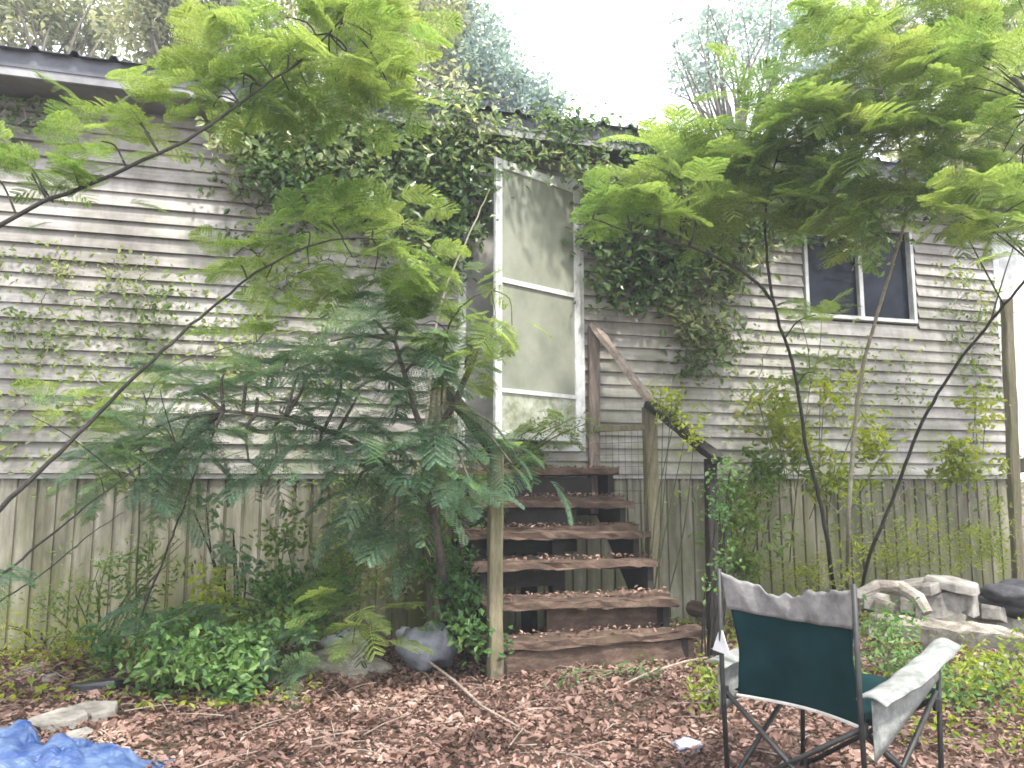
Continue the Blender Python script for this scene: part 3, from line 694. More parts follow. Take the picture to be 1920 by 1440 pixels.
def rosette(buf, c, n, L, templ, flat=.25, bias=None, spread=.05):
    c = np.array(c, float); a0 = rng.uniform(0, 6.28)
    n = max(2, int(n*1.18+.5))
    for i in range(n):
        a = a0+i*2.4+rng.uniform(-.4, .4)
        d = np.array([math.cos(a), math.sin(a), rng.uniform(-.4, flat+.35)])
        if bias is not None: d += np.array(bias)
        T = templ[rng.integers(len(templ))]; l = L*rng.uniform(.75, 1.15)
        buf.put(T, frame(d, np.array([rng.uniform(-.55, .55), rng.uniform(-.55, .55), 1.0]))*l, c+rng.normal(size=3)*spread)

def poly_in(x, y, P):
    c_ = False; j = len(P)-1
    for i in range(len(P)):
        if (P[i][1] > y) != (P[j][1] > y) and x < (P[j][0]-P[i][0])*(y-P[i][1])/(P[j][1]-P[i][1])+P[i][0]: c_ = not c_
        j = i
    return c_
def pads_in(poly, n, Y, k, L=.32, sy=0.0):
    xs_ = [p[0] for p in poly]; ys_ = [p[1] for p in poly]; o_ = []
    while len(o_) < n:
        x, y = random.uniform(min(xs_), max(xs_)), random.uniform(min(ys_), max(ys_))
        if poly_in(x, y, poly) and all((x-a[0])**2+(y-a[1])**2 > 38**2 for a in o_[-40:]): o_.append((x, y, random.uniform(*Y), k, L))
    return o_
def smooth_pts(pts, k=5):
    pts = [Vector(p) for p in pts]; out_ = []
    for i in range(len(pts)-1):
        p0, p1, p2, p3 = pts[max(i-1, 0)], pts[i], pts[i+1], pts[min(i+2, len(pts)-1)]
        for j in range(k):
            t_ = j/k; out_.append(.5*((2*p1)+(p2-p0)*t_+(2*p0-5*p1+4*p2-p3)*t_*t_+(3*p1-p0-3*p2+p3)*t_**3))
    return out_+[pts[-1]]
def nearest(pts, q_): return min(pts, key=lambda p: (p-q_).length)

def sapling(name, label, cat, stems, pads, mat='frond', stem='darkstem', templ=None, group=None, r0=.014, L=.32, spread=.06):
    """stems: list of point lists (first starts at the ground); pads: (px,py,Y,n[,L]) rosettes of fronds"""
    root = thing(name, stems[0][0], label, cat, group); allp = []
    tb = MB()
    for i, st_ in enumerate(stems):
        sp = smooth_pts(st_, 6); 
        sp = [p+Vector((random.uniform(-1, 1), random.uniform(-1, 1), random.uniform(-1, 1)))*.004 for p in sp]
        rr_ = r0 if i == 0 else r0*.7
        m_ = len(sp); tb.tube(sp, [rr_*(1-.7*k/(m_-1)) for k in range(m_)], 7); allp += sp
    B = Buf()
    for pd in pads:
        px, py, Y, n = pd[:4]; l = pd[4] if len(pd) > 4 else L
        c_ = at(px, py, Y); nr_ = nearest(allp, c_); dd = c_-nr_
        if dd.length > .05:
            mid = nr_.lerp(c_, .5)+Vector((random.uniform(-.04, .04), random.uniform(-.04, .04), .04)); tw_ = smooth_pts([nr_, mid, c_], 4)
            tb.tube(tw_, [r0*.3*(1-.6*k/(len(tw_)-1))+.0012 for k in range(len(tw_))], 5)
        bias = np.array(dd.normalized())*.35 if dd.length > .05 else None
        rosette(B, c_, n, l, templ or FR, bias=bias, spread=spread)
    tb.build('stem', M[stem], root, smooth=True)
    B.build('foliage', M[mat], root); return root

# --- mimosa saplings, left
sapling('mimosa_sapling', 'bright green mimosa sapling leaning across the top left, on a long dark stem', 'sapling',
        [[Vector((-3.1, 2.7, 0)), at(-420, 860, 2.7), at(-180, 560, 2.75), at(0, 420, 2.8), at(180, 340, 2.9), at(350, 262, 3.0), at(470, 180, 3.1), at(600, 80, 3.2), at(690, -30, 3.3)]],
        [(240, 215, 3.1, 6, .22), (190, 265, 3.0, 4, .2), (280, 250, 3.0, 4, .2), (60, 325, 2.9, 6, .2), (130, 318, 2.9, 6, .18), (10, 300, 2.9, 6, .2), (190, 320, 2.9, 4, .18), (230, 190, 3.1, 6, .18), (-20, 320, 2.9, 4, .2), (100, 380, 2.9, 3, .15),
         (430, 150, 3.2, 6, .26), (520, 120, 3.2, 6, .26), (600, 70, 3.2, 7, .28), (680, 40, 3.4, 6, .28), (520, 30, 3.2, 6, .26), (400, 200, 3.2, 4, .2),
         (470, 190, 3.3, 5, .22), (580, 170, 3.4, 5, .24), (640, 130, 3.4, 6, .26), (700, 110, 3.5, 4, .24), (450, 80, 3.2, 4, .22), (600, -30, 3.3, 6, .28), *pads_in([(360, 150), (500, 40), (560, -20), (760, -20), (740, 180), (560, 230), (380, 230)], 16, (3.2, 3.7), 4, .22), (740, 20, 3.5, 3, .24)], r0=.012)
sapling('mimosa_sapling', 'mimosa sapling with a knobbly dark stem rising from the left edge across the siding', 'sapling',
        [[gnd(-300, 1500), at(-140, 1130, 3.0), at(0, 955, 3.1), at(110, 850, 3.2), at(220, 738, 3.3), at(320, 645, 3.4), at(400, 575, 3.5), at(500, 500, 3.6), at(620, 450, 3.75), at(760, 450, 3.9)]],
        [(470, 470, 3.7, 6, .25), (560, 440, 3.8, 6, .27), (630, 410, 3.8, 6, .24), (700, 440, 3.9, 7, .28), (770, 425, 4.0, 5, .25), (760, 490, 3.9, 6, .27), (660, 480, 3.8, 6, .27),
         (580, 500, 3.8, 5, .25), (820, 490, 4.0, 4, .22), (700, 520, 3.9, 4, .24), (500, 520, 3.7, 3, .2), (420, 500, 3.6, 3, .2)], r0=.012)
sapling('mimosa_sapling', 'low mimosa sapling on two thin stems at the lower left edge', 'sapling',
        [[gnd(-160, 1310), at(-60, 1140, 3.4), at(40, 1050, 3.5), at(130, 975, 3.6), at(210, 912, 3.7), at(330, 830, 3.9)],
         [gnd(-160, 1310), at(-40, 1160, 3.6), at(60, 1090, 3.7), at(160, 1010, 3.9), at(230, 960, 4.0)]],
        [(10, 1070, 3.4, 4, .2), (-20, 1100, 3.4, 4, .2), (230, 900, 3.8, 4, .22), (150, 890, 3.8, 4, .2), (290, 800, 3.9, 5, .26), (250, 850, 3.9, 4, .24), (60, 780, 3.8, 3, .2), (300, 730, 3.9, 4, .18)],
        mat='frond_shade', templ=FRD, r0=.008)
# --- mass left of steps, its shaded blue green set by leaf colour
sapling('mimosa_tree', 'bushy mimosa with arching fronds coloured a shaded blue green left of the steps', 'tree',
        [[gnd(838, 1200), at(830, 1080, 4.75), at(812, 960, 4.6), at(800, 850, 4.5), at(770, 740, 4.4), at(740, 640, 4.3)],
         [at(812, 960, 4.6), at(700, 850, 4.4), at(560, 790, 4.2), at(420, 770, 4.1)],
         [at(800, 850, 4.5), at(860, 740, 4.3), at(900, 640, 4.3), at(930, 590, 4.3)]],
        [(620, 640, 4.5, 6), (700, 600, 4.4, 6), (760, 620, 4.4, 6), (560, 700, 4.3, 6), (640, 710, 4.3, 7), (720, 700, 4.3, 7), (800, 690, 4.3, 6), *pads_in([(230, 760), (420, 700), (620, 620), (860, 640), (900, 800), (860, 960), (620, 960), (420, 900), (230, 940)], 13, (4.0, 4.6), 3, .28), (930, 900, 4.25, 4, .2), (965, 850, 4.3, 3, .18),
         (480, 750, 4.2, 6), (400, 790, 4.2, 5), (340, 820, 4.1, 5), (560, 780, 4.2, 7), (650, 790, 4.2, 7), (740, 790, 4.3, 6), (820, 780, 4.2, 5),
         (600, 850, 4.3, 6), (700, 870, 4.3, 7), (520, 850, 4.2, 4), (780, 880, 4.3, 6), (300, 900, 4.2, 5), (360, 740, 4.3, 4), (880, 900, 4.1, 5, .22),
         (960, 870, 4.2, 4, .2), (740, 950, 4.4, 5), (660, 930, 4.4, 4), (840, 830, 4.3, 4), (250, 830, 4.2, 4), (700, 1000, 4.5, 4, .25), (790, 1000, 4.5, 5, .25)],
        mat='frond_shade', stem='bark', templ=FRD, r0=.035, L=.34)
sapling('mimosa_sapling', 'light green mimosa fronds crossing the lower screen door', 'sapling',
        [[gnd(890, 1190), at(860, 1000, 4.6), at(830, 800, 4.5), at(835, 640, 4.35), at(870, 570, 4.2), at(930, 540, 4.1)]],
        [(870, 600, 4.2, 6, .24), (930, 590, 4.15, 6, .25), (820, 560, 4.3, 5, .24), (880, 540, 4.2, 4, .22), (960, 610, 4.1, 3, .2), (850, 660, 4.3, 5, .26), (900, 690, 4.2, 4, .24), (790, 610, 4.3, 5, .26), (870, 740, 4.2, 3, .2)],
        mat='frond', stem='greenstem', r0=.01)
sapling('weed_stem', 'single pale stalk leaning against the wall just left of the door', 'plant',
        [[gnd(770, 1175), at(790, 900, 5.2), at(815, 640, 5.2), at(835, 545, 5.2), at(880, 440, 5.25), at(918, 355, 5.3)]],
        [(918, 350, 5.3, 3, .12)], mat='vine', stem='palestem', r0=.014)
# --- right side saplings
sapling('mimosa_sapling', 'mimosa sapling on a curved dark stem before the right wall, left of the window', 'sapling',
        [[gnd(1568, 1135), at(1555, 1040, 5.9), at(1535, 930, 5.8), at(1510, 830, 5.6), at(1490, 700, 5.4), at(1450, 565, 5.1), at(1435, 420, 4.9), at(1450, 320, 4.8), at(1480, 220, 4.7)],
         [at(1450, 565, 5.1), at(1400, 515, 4.9), at(1310, 468, 4.7), at(1200, 440, 4.6), at(1110, 410, 4.5)]],
        [(1380, 330, 4.8, 7), (1450, 300, 4.8, 7), (1330, 290, 4.8, 6), (1290, 350, 4.7, 6), (1400, 390, 4.7, 6), (1180, 400, 4.6, 5, .28), (1120, 385, 4.5, 5, .26),
         (1240, 390, 4.6, 6, .3), (1300, 410, 4.6, 6, .3), (1470, 380, 4.7, 6), (1370, 265, 4.9, 5), (1450, 230, 4.9, 5), (1400, 200, 4.9, 4), (1330, 245, 4.9, 4), (1180, 360, 4.7, 4, .28), (1270, 310, 4.8, 4), (1500, 330, 4.7, 6), (1190, 430, 4.7, 4, .24), (1520, 260, 4.8, 6), *pads_in([(1250, 290), (1420, 230), (1560, 220), (1600, 430), (1450, 440), (1240, 400)], 10, (4.6, 5.2), 4, .34), (1530, 590, 5.2, 4, .16), (1530, 700, 5.5, 3, .2)], r0=.018, L=.36)
sapling('mimosa_sapling', 'mimosa sapling on a straight pale stem rising in front of the window', 'sapling',
        [[gnd(1590, 1140), at(1590, 1000, 5.6), at(1600, 830, 5.4), at(1620, 680, 5.1), at(1660, 540, 4.8), at(1698, 400, 4.6), at(1690, 280, 4.4), at(1640, 130, 4.3)]],
        [(1600, 390, 4.5, 7), (1680, 350, 4.5, 7), (1560, 330, 4.5, 6), (1620, 290, 4.4, 7), (1700, 270, 4.4, 7), (1560, 230, 4.4, 7), (1640, 200, 4.3, 7), (1580, 140, 4.3, 7), (1700, 170, 4.3, 6),
         (1570, 170, 4.4, 5), (1650, 90, 4.3, 7), (1500, 150, 4.4, 4), (1540, 90, 4.4, 4), (1600, 30, 4.4, 5), (1480, 230, 4.5, 4), (1700, 20, 4.3, 5), (1780, 60, 4.3, 4), *pads_in([(1580, 60), (1680, -40), (1800, -30), (1820, 400), (1500, 420), (1460, 260)], 18, (4.2, 5.0), 4, .32), (1750, 330, 4.5, 5), (1760, 230, 4.4, 5), (1650, 410, 4.6, 4)], stem='palestem', r0=.018, L=.36)
sapling('mimosa_sapling', 'mimosa sapling on a dark stem leaning out to the right edge of the picture', 'sapling',
        [[gnd(1610, 1150), at(1625, 1060, 5.5), at(1680, 920, 5.1), at(1730, 790, 4.8), at(1790, 690, 4.5), at(1860, 600, 4.2), at(1930, 515, 3.9), at(2000, 400, 3.7), at(1960, 200, 3.7)]],
        [(1880, 400, 3.9, 6, .26), (1840, 350, 3.9, 5, .26), (1900, 330, 3.8, 6, .27), (1910, 440, 3.8, 4, .24), (1850, 220, 3.9, 5, .26), (1790, 160, 4.0, 5, .26), (1900, 140, 3.8, 5, .26), (1830, 90, 3.9, 5, .26), (1900, 40, 3.9, 4, .26),
         (1800, 400, 4.0, 4, .24), (1760, 90, 4.1, 4, .26), *pads_in([(1760, -20), (1940, -20), (1940, 470), (1860, 430), (1780, 420)], 22, (3.9, 4.7), 4, .28)], r0=.014, L=.3)

# --- leafy vines: leaves scattered over areas of the wall or eave
def vine(name, label, cat, poly, n, off, mat, size, stem='darkstem', nst=8, clump=.35, group=None, leaf=None, base=None, tilt=1.0):
    """leaves gathered on hanging runners that cover the outlined area of the wall"""
    xs_ = [p[0] for p in poly]; ys_ = [p[1] for p in poly]; P = []
    cl = []
    while len(cl) < max(6, int(n/14)):
        x, y = random.uniform(min(xs_), max(xs_)), random.uniform(min(ys_), max(ys_))
        if poly_in(x, y, poly): cl.append((x, y, random.uniform(*off)))
    base_p = base or wallpt(*cl[0])
    root = thing(name, base_p, label, cat, group); locs = []
    for x, y, o_ in cl:
        c_ = wallpt(x, y, o_); m_ = int(rng.poisson(14))
        for _ in range(m_):
            q_ = c_+Vector(rng.normal(size=3)*np.array([.09, .05, .08])*clump/.35)
            dpt = (q_-P0).dot(WN)
            if dpt < .025: q_ += WN*(.03-dpt)
            locs.append(list(q_))
    B = Buf(); fm = rand_frames(len(locs), tilt*.75, (size[0]*.7, size[1]*1.15), (WN.x*.9, WN.y*.9, .7)); B.putmany(leaf if leaf is not None else LEAF, fm, np.array(locs))
    tb = MB(); tree_p = [wallpt(*cl[0])]
    rest = sorted(cl[1:], key=lambda c_: (c_[0]-cl[0][0])**2+(c_[1]-cl[0][1])**2)
    for x, y, o_ in rest[::max(1, len(rest)//(nst*4))]:
        e = wallpt(x, y, o_); s_ = nearest(tree_p, e); d_ = (e-s_).length
        if d_ < .04: continue
        mids = [s_.lerp(e, k/4)+Vector((random.uniform(-1, 1), random.uniform(-.5, .5), random.uniform(-1, .6)))*.12*d_ for k in (1, 2, 3)]
        sp2 = smooth_pts([s_]+mids+[e], 3); tb.tube(sp2, [.0045*(1-.5*k/(len(sp2)-1)) for k in range(len(sp2))], 5); tree_p += sp2
    tb.build('stem', M[stem], root); B.build('foliage', M[mat], root); return root

vine('creeper', 'dense dark creeper spilling over the roof edge and down the wall left of the door', 'vine',
     [(390, 215), (520, 180), (700, 175), (860, 215), (930, 260), (925, 330), (900, 420), (860, 520), (820, 560), (760, 470), (680, 400), (600, 370), (480, 330), (410, 290)],
     5600, (.05, .5), 'vine', (.045, .085), nst=22)
vine('creeper', 'thin creeper trailing down the siding left of the dark creeper', 'vine',
     [(400, 300), (560, 340), (700, 380), (740, 470), (640, 520), (520, 560), (430, 520), (400, 420)], 900, (.03, .12), 'vine', (.035, .06), nst=10)
vine('creeper', 'sprawling creeper lying along the metal roof edge above the door', 'vine',
     [(700, 165), (900, 180), (1000, 215), (1130, 225), (1300, 240), (1440, 260), (1440, 420), (1250, 345), (1100, 335), (930, 295), (800, 250)], 2500, (.28, .58), 'vine', (.04, .07), nst=16)
vine('creeper', 'dark creeper curtain hanging on the wall between the door and the window', 'vine',
     [(1092, 330), (1250, 330), (1430, 360), (1460, 430), (1390, 520), (1375, 640), (1350, 720), (1300, 700), (1280, 600), (1200, 570), (1110, 560), (1095, 450)],
     3300, (.04, .3), 'vine', (.05, .09), nst=20)
vine('creeper', 'leafy creeper over the top corner of the window', 'vine',
     [(1420, 380), (1560, 380), (1720, 395), (1760, 410), (1700, 440), (1640, 500), (1560, 460), (1500, 440), (1430, 470)], 700, (.08, .3), 'vine', (.05, .08), nst=8)
vine('wall_climber', 'sparse yellow green climber spread over the left siding', 'vine',
     [(-20, 440), (180, 480), (400, 500), (420, 560), (400, 700), (300, 760), (120, 700), (-20, 720)], 1100, (.03, .16), 'vine_yellow', (.025, .05), 'palestem', 14)
vine('wall_climber', 'thin yellow green climber on the siding under the eave at far left', 'vine',
     [(-20, 170), (90, 180), (110, 220), (60, 240), (-20, 245)], 160, (.04, .14), 'vine', (.03, .06), 'palestem', 5)
vine('wall_climber', 'yellow green climber in the lower middle of the left siding', 'vine',
     [(420, 560), (700, 600), (740, 700), (600, 760), (420, 720)], 500, (.03, .16), 'vine_yellow', (.03, .055), 'palestem', 8)
vine('wall_climber', 'thin climber straggling over the siding beneath the window', 'vine',
     [(1380, 620), (1560, 640), (1700, 640), (1740, 800), (1600, 850), (1400, 840), (1360, 760)], 800, (.03, .25), 'vine_yellow', (.03, .055), 'palestem', 10)
vine('wall_climber', 'climber growing up the right corner of the house', 'vine',
     [(1780, 480), (1880, 520), (1880, 760), (1810, 700), (1760, 600)], 420, (.03, .2), 'vine_yellow', (.03, .06), 'palestem', 6)

for i, (poly, n, lab) in enumerate([
        ([(-20, 720), (200, 720), (380, 760), (420, 880), (200, 900), (-20, 860)], 420, 'pale climber creeping along the bottom of the left siding'),
        ([(540, 860), (800, 850), (800, 1100), (700, 1150), (560, 1000)], 600, 'leafy climber hanging over the skirting left of the steps'),
        ([(1280, 860), (1880, 850), (1880, 960), (1500, 980), (1280, 960)], 420, 'climber straggling along the top of the right skirting')]):
    vine('wall_climber', lab, 'vine', poly, n, (.04, .25), 'vine_yellow', (.03, .06), 'palestem', 8)
sapling('mimosa_sapling', 'small fresh green mimosa against the siding below the window', 'sapling', [[gnd(1475, 1130), at(1490, 950, 5.9), at(1520, 720, 5.9)]],
        [(1530, 700, 5.8, 5, .24), (1500, 720, 5.8, 4, .22), (1540, 595, 5.7, 5, .22), (1500, 600, 5.7, 4, .2), (1470, 800, 5.8, 4, .22)], 'frond', 'greenstem', r0=.007)
sapling('mimosa_sapling', 'feathery young mimosa in front of the lower left siding', 'sapling', [[gnd(255, 1240), at(260, 1000, 4.3), at(290, 720, 4.2), at(480, 640, 4.3)]],
        [(310, 710, 4.1, 5, .22), (260, 740, 4.1, 4, .2), (480, 620, 4.3, 5, .24), (540, 600, 4.3, 4, .22), (230, 840, 4.2, 4, .24), (180, 900, 4.2, 4, .22), (420, 650, 4.3, 4, .22), (120, 760, 4.2, 4, .2)], 'frond', 'greenstem', r0=.007)

# --- shrubs with broad leaves
def shrub(name, label, cat, base, blobs, mat, size, stem='greenstem', group=None, leaf=None, tilt=.9, nst=7, r0=.006):
    """blobs: (px,py,Y,rx,ry,rz,n) leaf clouds in metres"""
    base = Vector(base); root = thing(name, base, label, cat, group); tb = MB(); B = Buf()
    for (px, py, Y, rx, ry, rz, n) in blobs:
        c_ = at(px, py, Y)
        for k in range(max(2, nst//len(blobs)+1)):
            e = c_+Vector((random.uniform(-rx, rx)*.8, random.uniform(-ry, ry)*.6, random.uniform(-.3, .9)*rz))
            s_ = base+Vector((random.uniform(-.06, .06), random.uniform(-.05, .05), 0)); mid = s_.lerp(e, .5)+Vector((random.uniform(-.06, .06), 0, .05))
            tb.tube(smooth_pts([s_, mid, e], 4), [r0*(1-.07*j) for j in range(9)], 5)
        sub = rng.normal(size=(max(3, n//16), 3))*np.array([rx, ry, rz])*.55
        pick = rng.integers(len(sub), size=n); pos = sub[pick]+rng.normal(size=(n, 3))*np.array([.05, .05, .045])
        pos += np.array(c_); pos[:, 2] = np.maximum(pos[:, 2], .03)
        B.putmany(leaf if leaf is not None else LEAF, rand_frames(n, tilt, size), pos)
    tb.build('stem', M[stem], root); B.build('foliage', M[mat], root); return root
g_ = lambda px, py: gnd(px, py)
shrub('shrub', 'dark green bush at the foot of the left skirting, nearest the concrete slabs', 'bush', g_(400, 1290),
      [(330, 1230, 4.2, .22, .18, .14, 420), (430, 1255, 4.1, .2, .15, .13, 400), (480, 1200, 4.3, .2, .15, .15, 380), (250, 1200, 4.4, .2, .15, .13, 300)], 'shrub', (.035, .07))
shrub('shrub', 'leafy green bush before the skirting between the yellow weed and the grey bag', 'bush', g_(600, 1190),
      [(540, 1100, 4.9, .22, .2, .16, 420), (620, 1120, 4.9, .2, .18, .15, 380), (560, 1170, 4.8, .25, .2, .12, 380), (480, 1110, 4.9, .15, .15, .12, 220)], 'shrub', (.03, .06))
shrub('shrub', 'yellow green weed clump against the left skirting', 'bush', g_(400, 1215),
      [(390, 1120, 4.8, .15, .12, .13, 240), (440, 1170, 4.7, .2, .12, .1, 240), (370, 1180, 4.7, .14, .1, .08, 130)], 'yellowleaf', (.04, .075))
shrub('shrub', 'low pale weeds in the sunlit corner at the far left skirting', 'bush', g_(80, 1225),
      [(60, 1190, 4.8, .3, .12, .1, 240), (180, 1200, 4.8, .25, .12, .09, 200)], 'yellowleaf', (.03, .055), leaf=LEAFN)
shrub('shrub', 'thin sapling with sparse dark round leaves standing before the left skirting', 'sapling', g_(440, 1200),
      [(425, 1010, 4.7, .1, .08, .16, 40), (450, 1060, 4.7, .1, .08, .14, 35), (385, 960, 4.7, .08, .06, .08, 20)], 'frond_shade', (.05, .08), 'darkstem', nst=3, r0=.009)
sapling('sapling', 'slim bent sapling with few fronds before the left skirting', 'sapling',
        [[g_(255, 1245), at(262, 1170, 4.3), at(310, 1040, 4.2), at(345, 950, 4.15), at(372, 862, 4.1)]], [(372, 850, 4.1, 5, .22), (320, 880, 4.1, 3, .2), (300, 1130, 4.3, 3, .25), (430, 830, 4.1, 3, .22)], 'frond_shade', 'darkstem', FRD, r0=.009)
for i, (px, py, lab) in enumerate([(330, 1150, 'feathery fern like seedling at the left of the dark bush'), (520, 1215, 'feathery fern like seedling at the right of the dark bush'), (660, 1130, 'feathery fern like seedling beside the skirting left of the grey bag')]):
    sapling('fern_seedling', lab, 'plant', [[g_(px, py+85), at(px+5, py+30, 4.4), at(px, py, 4.35)]], [(px, py, 4.35, 7, .26), (px+30, py+40, 4.3, 5, .24), (px-35, py+30, 4.35, 5, .24)], 'frond' if i == 2 else 'frond_shade', 'greenstem', FR, 'feathery seedlings below the skirting', r0=.006)
shrub('shrub', 'dark tangled bush hiding the left side of the steps', 'bush', g_(850, 1215),
      [(850, 1150, 4.75, .13, .15, .2, 240), (830, 1040, 4.9, .14, .15, .2, 260), (800, 950, 5.0, .14, .14, .18, 220), (870, 950, 4.7, .1, .1, .15, 120), (890, 1200, 4.45, .09, .1, .1, 130), (880, 1080, 4.7, .08, .1, .2, 110)], 'shrub', (.035, .065), 'bark', nst=14, r0=.014)
shrub('shrub', 'leafy green plant on the top step before the screen door', 'plant', stp(.42, 5*RUN+.12, 1.2),
      [(1030, 800, 5.5, .15, .1, .07, 190), (1080, 805, 5.5, .1, .08, .06, 100), (1000, 840, 5.35, .15, .08, .05, 140)], 'frond', (.025, .05), leaf=LEAFN)
sapling('fern_seedling', 'ferny seedling hanging over the left of the upper treads', 'plant', [[stp(.05, 1.0, .9), at(930, 870, 5.2), at(960, 865, 5.1)]],
        [(930, 880, 5.0, 5, .2), (980, 850, 5.2, 5, .2), (900, 920, 4.8, 4, .2), (1050, 790, 5.4, 5, .2), (1000, 790, 5.4, 4, .18)], 'frond', 'greenstem', r0=.005)
shrub('shrub', 'yellow leaved vine tangled over the middle of the right handrail', 'vine', stp(SWD+.08, .72, 0),
      [(1265, 765, 5.05, .07, .07, .07, 110), (1300, 810, 4.9, .05, .05, .05, 50), (1250, 745, 5.1, .05, .05, .04, 50)], 'yellowleaf', (.035, .06), nst=3)
shrub('shrub', 'dark vine wrapped round the front right post of the steps', 'vine', stp(SWD+.1, -.02, 0),
      [(1355, 880, 4.55, .06, .06, .08, 90), (1352, 960, 4.55, .045, .05, .14, 110), (1350, 1060, 4.6, .045, .05, .16, 110)], 'shrub', (.025, .045), 'darkstem', nst=6)
shrub('shrub', 'tall loose light green weeds before the left skirting at the picture edge', 'bush', g_(180, 1240),
      [(120, 1130, 4.7, .25, .15, .16, 260), (230, 1080, 4.8, .2, .12, .2, 220), (320, 1060, 4.8, .16, .12, .2, 180)], 'frond', (.03, .06), leaf=LEAFN, nst=10)
shrub('shrub', 'tall light green weeds before the skirting right of the dark leaved sapling', 'bush', g_(560, 1190),
      [(540, 1030, 4.9, .2, .12, .2, 240), (640, 1050, 4.9, .2, .12, .18, 220), (480, 1160, 4.6, .2, .12, .12, 200)], 'frond', (.03, .06), nst=10)
# right wall plants
shrub('shrub', 'fresh green bush at the skirting just right of the front post', 'bush', g_(1400, 1130),
      [(1400, 960, 5.9, .24, .14, .24, 560), (1390, 1040, 5.9, .22, .14, .2, 420), (1440, 880, 5.9, .2, .1, .16, 300)], 'frond', (.04, .08))
shrub('shrub', 'yellow green bush against the right siding under the window', 'bush', g_(1500, 1120),
      [(1490, 830, 6.0, .2, .12, .18, 300), (1570, 900, 6.0, .2, .12, .18, 300), (1450, 770, 6.0, .16, .1, .14, 170), (1640, 820, 6.0, .2, .1, .2, 200), (1560, 730, 6.0, .2, .1, .14, 120)], 'yellowleaf', (.045, .08))
shrub('shrub', 'tall weeds at the skirting behind the stone heap', 'bush', g_(1720, 1090),
      [(1650, 1040, 6.3, .3, .12, .18, 520), (1750, 1030, 6.3, .3, .12, .22, 620), (1850, 1020, 6.2, .2, .12, .24, 420), (1500, 1070, 6.0, .3, .1, .1, 420)], 'yellowleaf', (.03, .06), leaf=LEAFN)
shrub('shrub', 'bright yellow green weed at the lower right corner of the siding', 'bush', g_(1840, 1080),
      [(1820, 880, 6.3, .24, .1, .1, 300), (1780, 850, 6.3, .16, .1, .1, 150), (1840, 760, 6.4, .12, .1, .2, 150)], 'yellowleaf', (.045, .08))
shrub('shrub', 'low green weeds in front of the timber beam', 'bush', g_(1700, 1280),
      [(1660, 1180, 4.6, .14, .12, .1, 260), (1700, 1240, 4.3, .18, .12, .09, 320), (1800, 1290, 3.9, .22, .15, .07, 340)], 'shrub', (.025, .05))
shrub('shrub', 'fresh green weeds at the right edge below the stones', 'bush', g_(1880, 1300),
      [(1880, 1270, 4.0, .2, .15, .07, 260), (1820, 1230, 4.3, .15, .12, .07, 160), (1920, 1220, 4.2, .1, .1, .08, 100)], 'yellowleaf', (.025, .05))
shrub('shrub', 'small green weed growing at the left back leg of the camp chair', 'plant', g_(1335, 1335),
      [(1330, 1275, 3.9, .06, .05, .06, 90), (1310, 1300, 3.8, .05, .05, .03, 50)], 'yellowleaf', (.03, .05))
shrub('shrub', 'small dark weed under the front edge of the lowest step', 'plant', g_(1190, 1275),
      [(1190, 1265, 4.35, .12, .05, .02, 60), (1080, 1275, 4.3, .12, .05, .02, 40)], 'shrub', (.025, .045))

# --- background trees
def tree(name, label, base, H, crowns, mat, n, size, trunk_r=.16, nl=7, seed=0, group='trees behind the house', lean=0):
    rr_ = random.Random(seed); base = Vector(base); root = thing(name, base, label, 'tree', group)
    tb = MB(); top = base+Vector((lean, 0, H*.75)); tr = smooth_pts([base, base.lerp(top, .35)+Vector((rr_.uniform(-.2, .2), 0, 0)), base.lerp(top, .7)+Vector((rr_.uniform(-.3, .3), 0, 0)), top], 5)
    m_ = len(tr); tb.tube(tr, [trunk_r*(1-.75*k/(m_-1)) for k in range(m_)], 9)
    trunk = tb.build('trunk', M['bark'], root, smooth=True)
    lb = MB(); B = Buf()
    for (px, py, Y, r_, f_) in crowns:
        c_ = at(px, py, Y) if f_ > 0 else Vector((px, py, Y)); f_ = abs(f_)
        s_ = min(tr[m_//3:], key=lambda p: (p-c_).length + abs(p.z-(c_.z-1.2)))
        for k in range(nl):
            e = c_+Vector((rr_.uniform(-1, 1), rr_.uniform(-1, 1), rr_.uniform(-.7, .9)))*r_*.8
            lb.tube(smooth_pts([s_, s_.lerp(e, .5)+Vector((rr_.uniform(-.3, .3), rr_.uniform(-.3, .3), .25)), e], 4), [trunk_r*.32*(1-.1*j) for j in range(9)], 5)
        nn = int(n*f_); K = max(10, nn//45)
        d_ = rng.normal(size=(K, 3)); d_ /= np.linalg.norm(d_, axis=1)[:, None]
        sub = d_*(rng.random((K, 1))**.45)*r_*np.array([1, .9, .8]); pick = rng.integers(K, size=nn)
        rad = rng.uniform(.12, .34, K)*min(1, r_)
        pos = sub[pick]+rng.normal(size=(nn, 3))*rad[pick][:, None]*.75+np.array(c_)
        B.putmany(LEAF, rand_frames(nn, 1.2, size), pos)
    lb.build('branch', M['bark'], root); B.build('crown', M[mat], root); return root
bx = lambda px, Y: Vector(((px-960)/FPX*Y, Y, 0))
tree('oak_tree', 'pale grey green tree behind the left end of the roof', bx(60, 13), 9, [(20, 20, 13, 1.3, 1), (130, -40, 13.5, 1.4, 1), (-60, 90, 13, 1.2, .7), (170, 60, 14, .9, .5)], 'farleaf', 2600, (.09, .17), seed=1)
tree('oak_tree', 'dusty green tree with a dark leaning limb behind the roof, second from the left', bx(330, 12), 9, [(300, 20, 12, 1.1, .9), (420, 40, 12.5, 1.2, 1), (350, -60, 12, 1.4, 1), (300, 130, 12.5, .7, .4), (480, 130, 12.5, .8, .6)], 'farleaf', 2800, (.09, .16), seed=2)
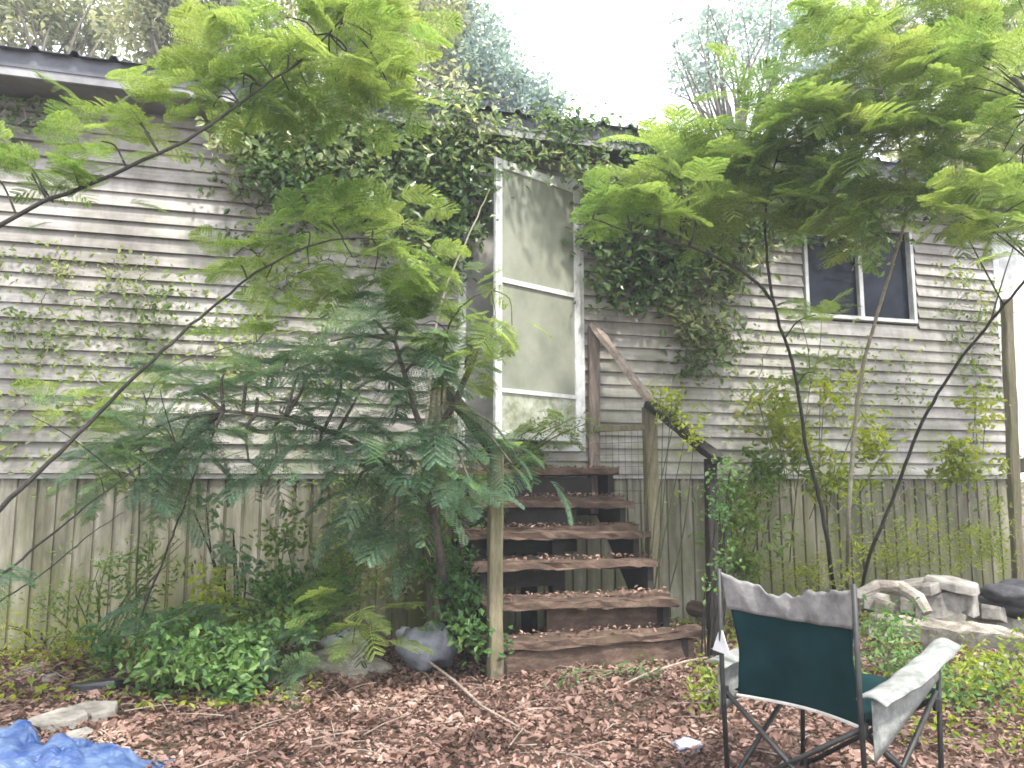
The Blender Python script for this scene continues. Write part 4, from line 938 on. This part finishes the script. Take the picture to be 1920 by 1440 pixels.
tree('oak_tree', 'tall grey green tree behind the dark creeper', bx(620, 13), 9, [(600, 20, 13, 1.5, 1.1), (720, 60, 13, 1.3, 1), (640, 140, 13, 1.1, .8), (760, -20, 13, 1.4, 1), (760, 160, 12.5, 1.0, .7)], 'farleaf', 2800, (.09, .16), seed=3)
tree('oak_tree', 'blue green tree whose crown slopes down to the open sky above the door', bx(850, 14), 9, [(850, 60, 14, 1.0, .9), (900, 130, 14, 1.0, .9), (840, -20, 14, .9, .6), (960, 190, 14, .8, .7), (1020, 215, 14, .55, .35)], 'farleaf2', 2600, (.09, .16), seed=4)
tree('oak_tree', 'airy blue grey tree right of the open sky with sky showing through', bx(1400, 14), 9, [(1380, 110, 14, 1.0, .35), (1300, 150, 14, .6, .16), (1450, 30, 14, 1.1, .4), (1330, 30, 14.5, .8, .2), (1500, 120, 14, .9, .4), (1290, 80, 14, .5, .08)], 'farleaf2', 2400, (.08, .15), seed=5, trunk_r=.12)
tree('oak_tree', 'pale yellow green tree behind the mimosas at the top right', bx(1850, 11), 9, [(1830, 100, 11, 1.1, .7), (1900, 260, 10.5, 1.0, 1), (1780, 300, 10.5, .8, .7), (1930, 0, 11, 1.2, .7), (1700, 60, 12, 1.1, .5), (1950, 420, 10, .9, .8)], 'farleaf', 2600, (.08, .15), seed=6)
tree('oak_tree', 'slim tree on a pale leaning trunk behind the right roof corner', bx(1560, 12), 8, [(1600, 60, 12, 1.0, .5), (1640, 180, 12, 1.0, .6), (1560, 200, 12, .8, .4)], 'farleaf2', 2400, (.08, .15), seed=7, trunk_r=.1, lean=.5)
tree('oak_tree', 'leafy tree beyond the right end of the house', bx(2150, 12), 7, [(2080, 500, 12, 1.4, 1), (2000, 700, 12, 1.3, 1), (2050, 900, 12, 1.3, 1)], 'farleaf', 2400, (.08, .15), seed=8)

# unseen trees added outside the view so their crowns break the sunlight
tree('oak_tree', 'unseen tree added at the right of the yard to shade the right of the wall', Vector((6.2, 3.2, 0)), 9.5,
     [(3.4, 3.6, 7.6, 1.2, -.4), (4.9, 4.0, 7.8, 1.3, -.35), (2.6, 3.2, 7.0, .8, -.2), (6.0, 3.4, 8.2, 1.4, -.4)], 'farleaf', 1500, (.10, .18), seed=21, group=None)
tree('oak_tree', 'unseen tree added at the left of the yard to dapple the left of the wall', Vector((-5.5, 1.2, 0)), 9.5,
     [(-2.6, 2.0, 7.8, 1.2, -.22), (-1.2, 1.8, 8.0, 1.0, -.2), (-4.2, 2.4, 8.2, 1.3, -.25), (-.4, 1.0, 7.0, .7, -.15), (1.0, 1.6, 8.2, .9, -.25)], 'farleaf', 1500, (.10, .18), seed=22, group=None)

# ---------------------------------------------------------------- damp air
hz = MB(); hz.boxf(Vector((-40, -14, -1)), Vector((80, 0, 0)), Vector((0, 50, 0)), Vector((0, 0, 19)))
hm = bpy.data.materials.new('haze_air'); hm.use_nodes = True; ht = hm.node_tree
ht.nodes.remove(ht.nodes['Principled BSDF']); pv = ht.nodes.new('ShaderNodeVolumePrincipled')
pv.inputs['Color'].default_value = (.9, .95, 1, 1); pv.inputs['Density'].default_value = .0045; pv.inputs['Anisotropy'].default_value = .2
ht.links.new(pv.outputs['Volume'], ht.nodes['Material Output'].inputs['Volume'])
tag(hz.build('haze', hm), 'thin humid haze filling the air of the yard', 'haze', kind='stuff')
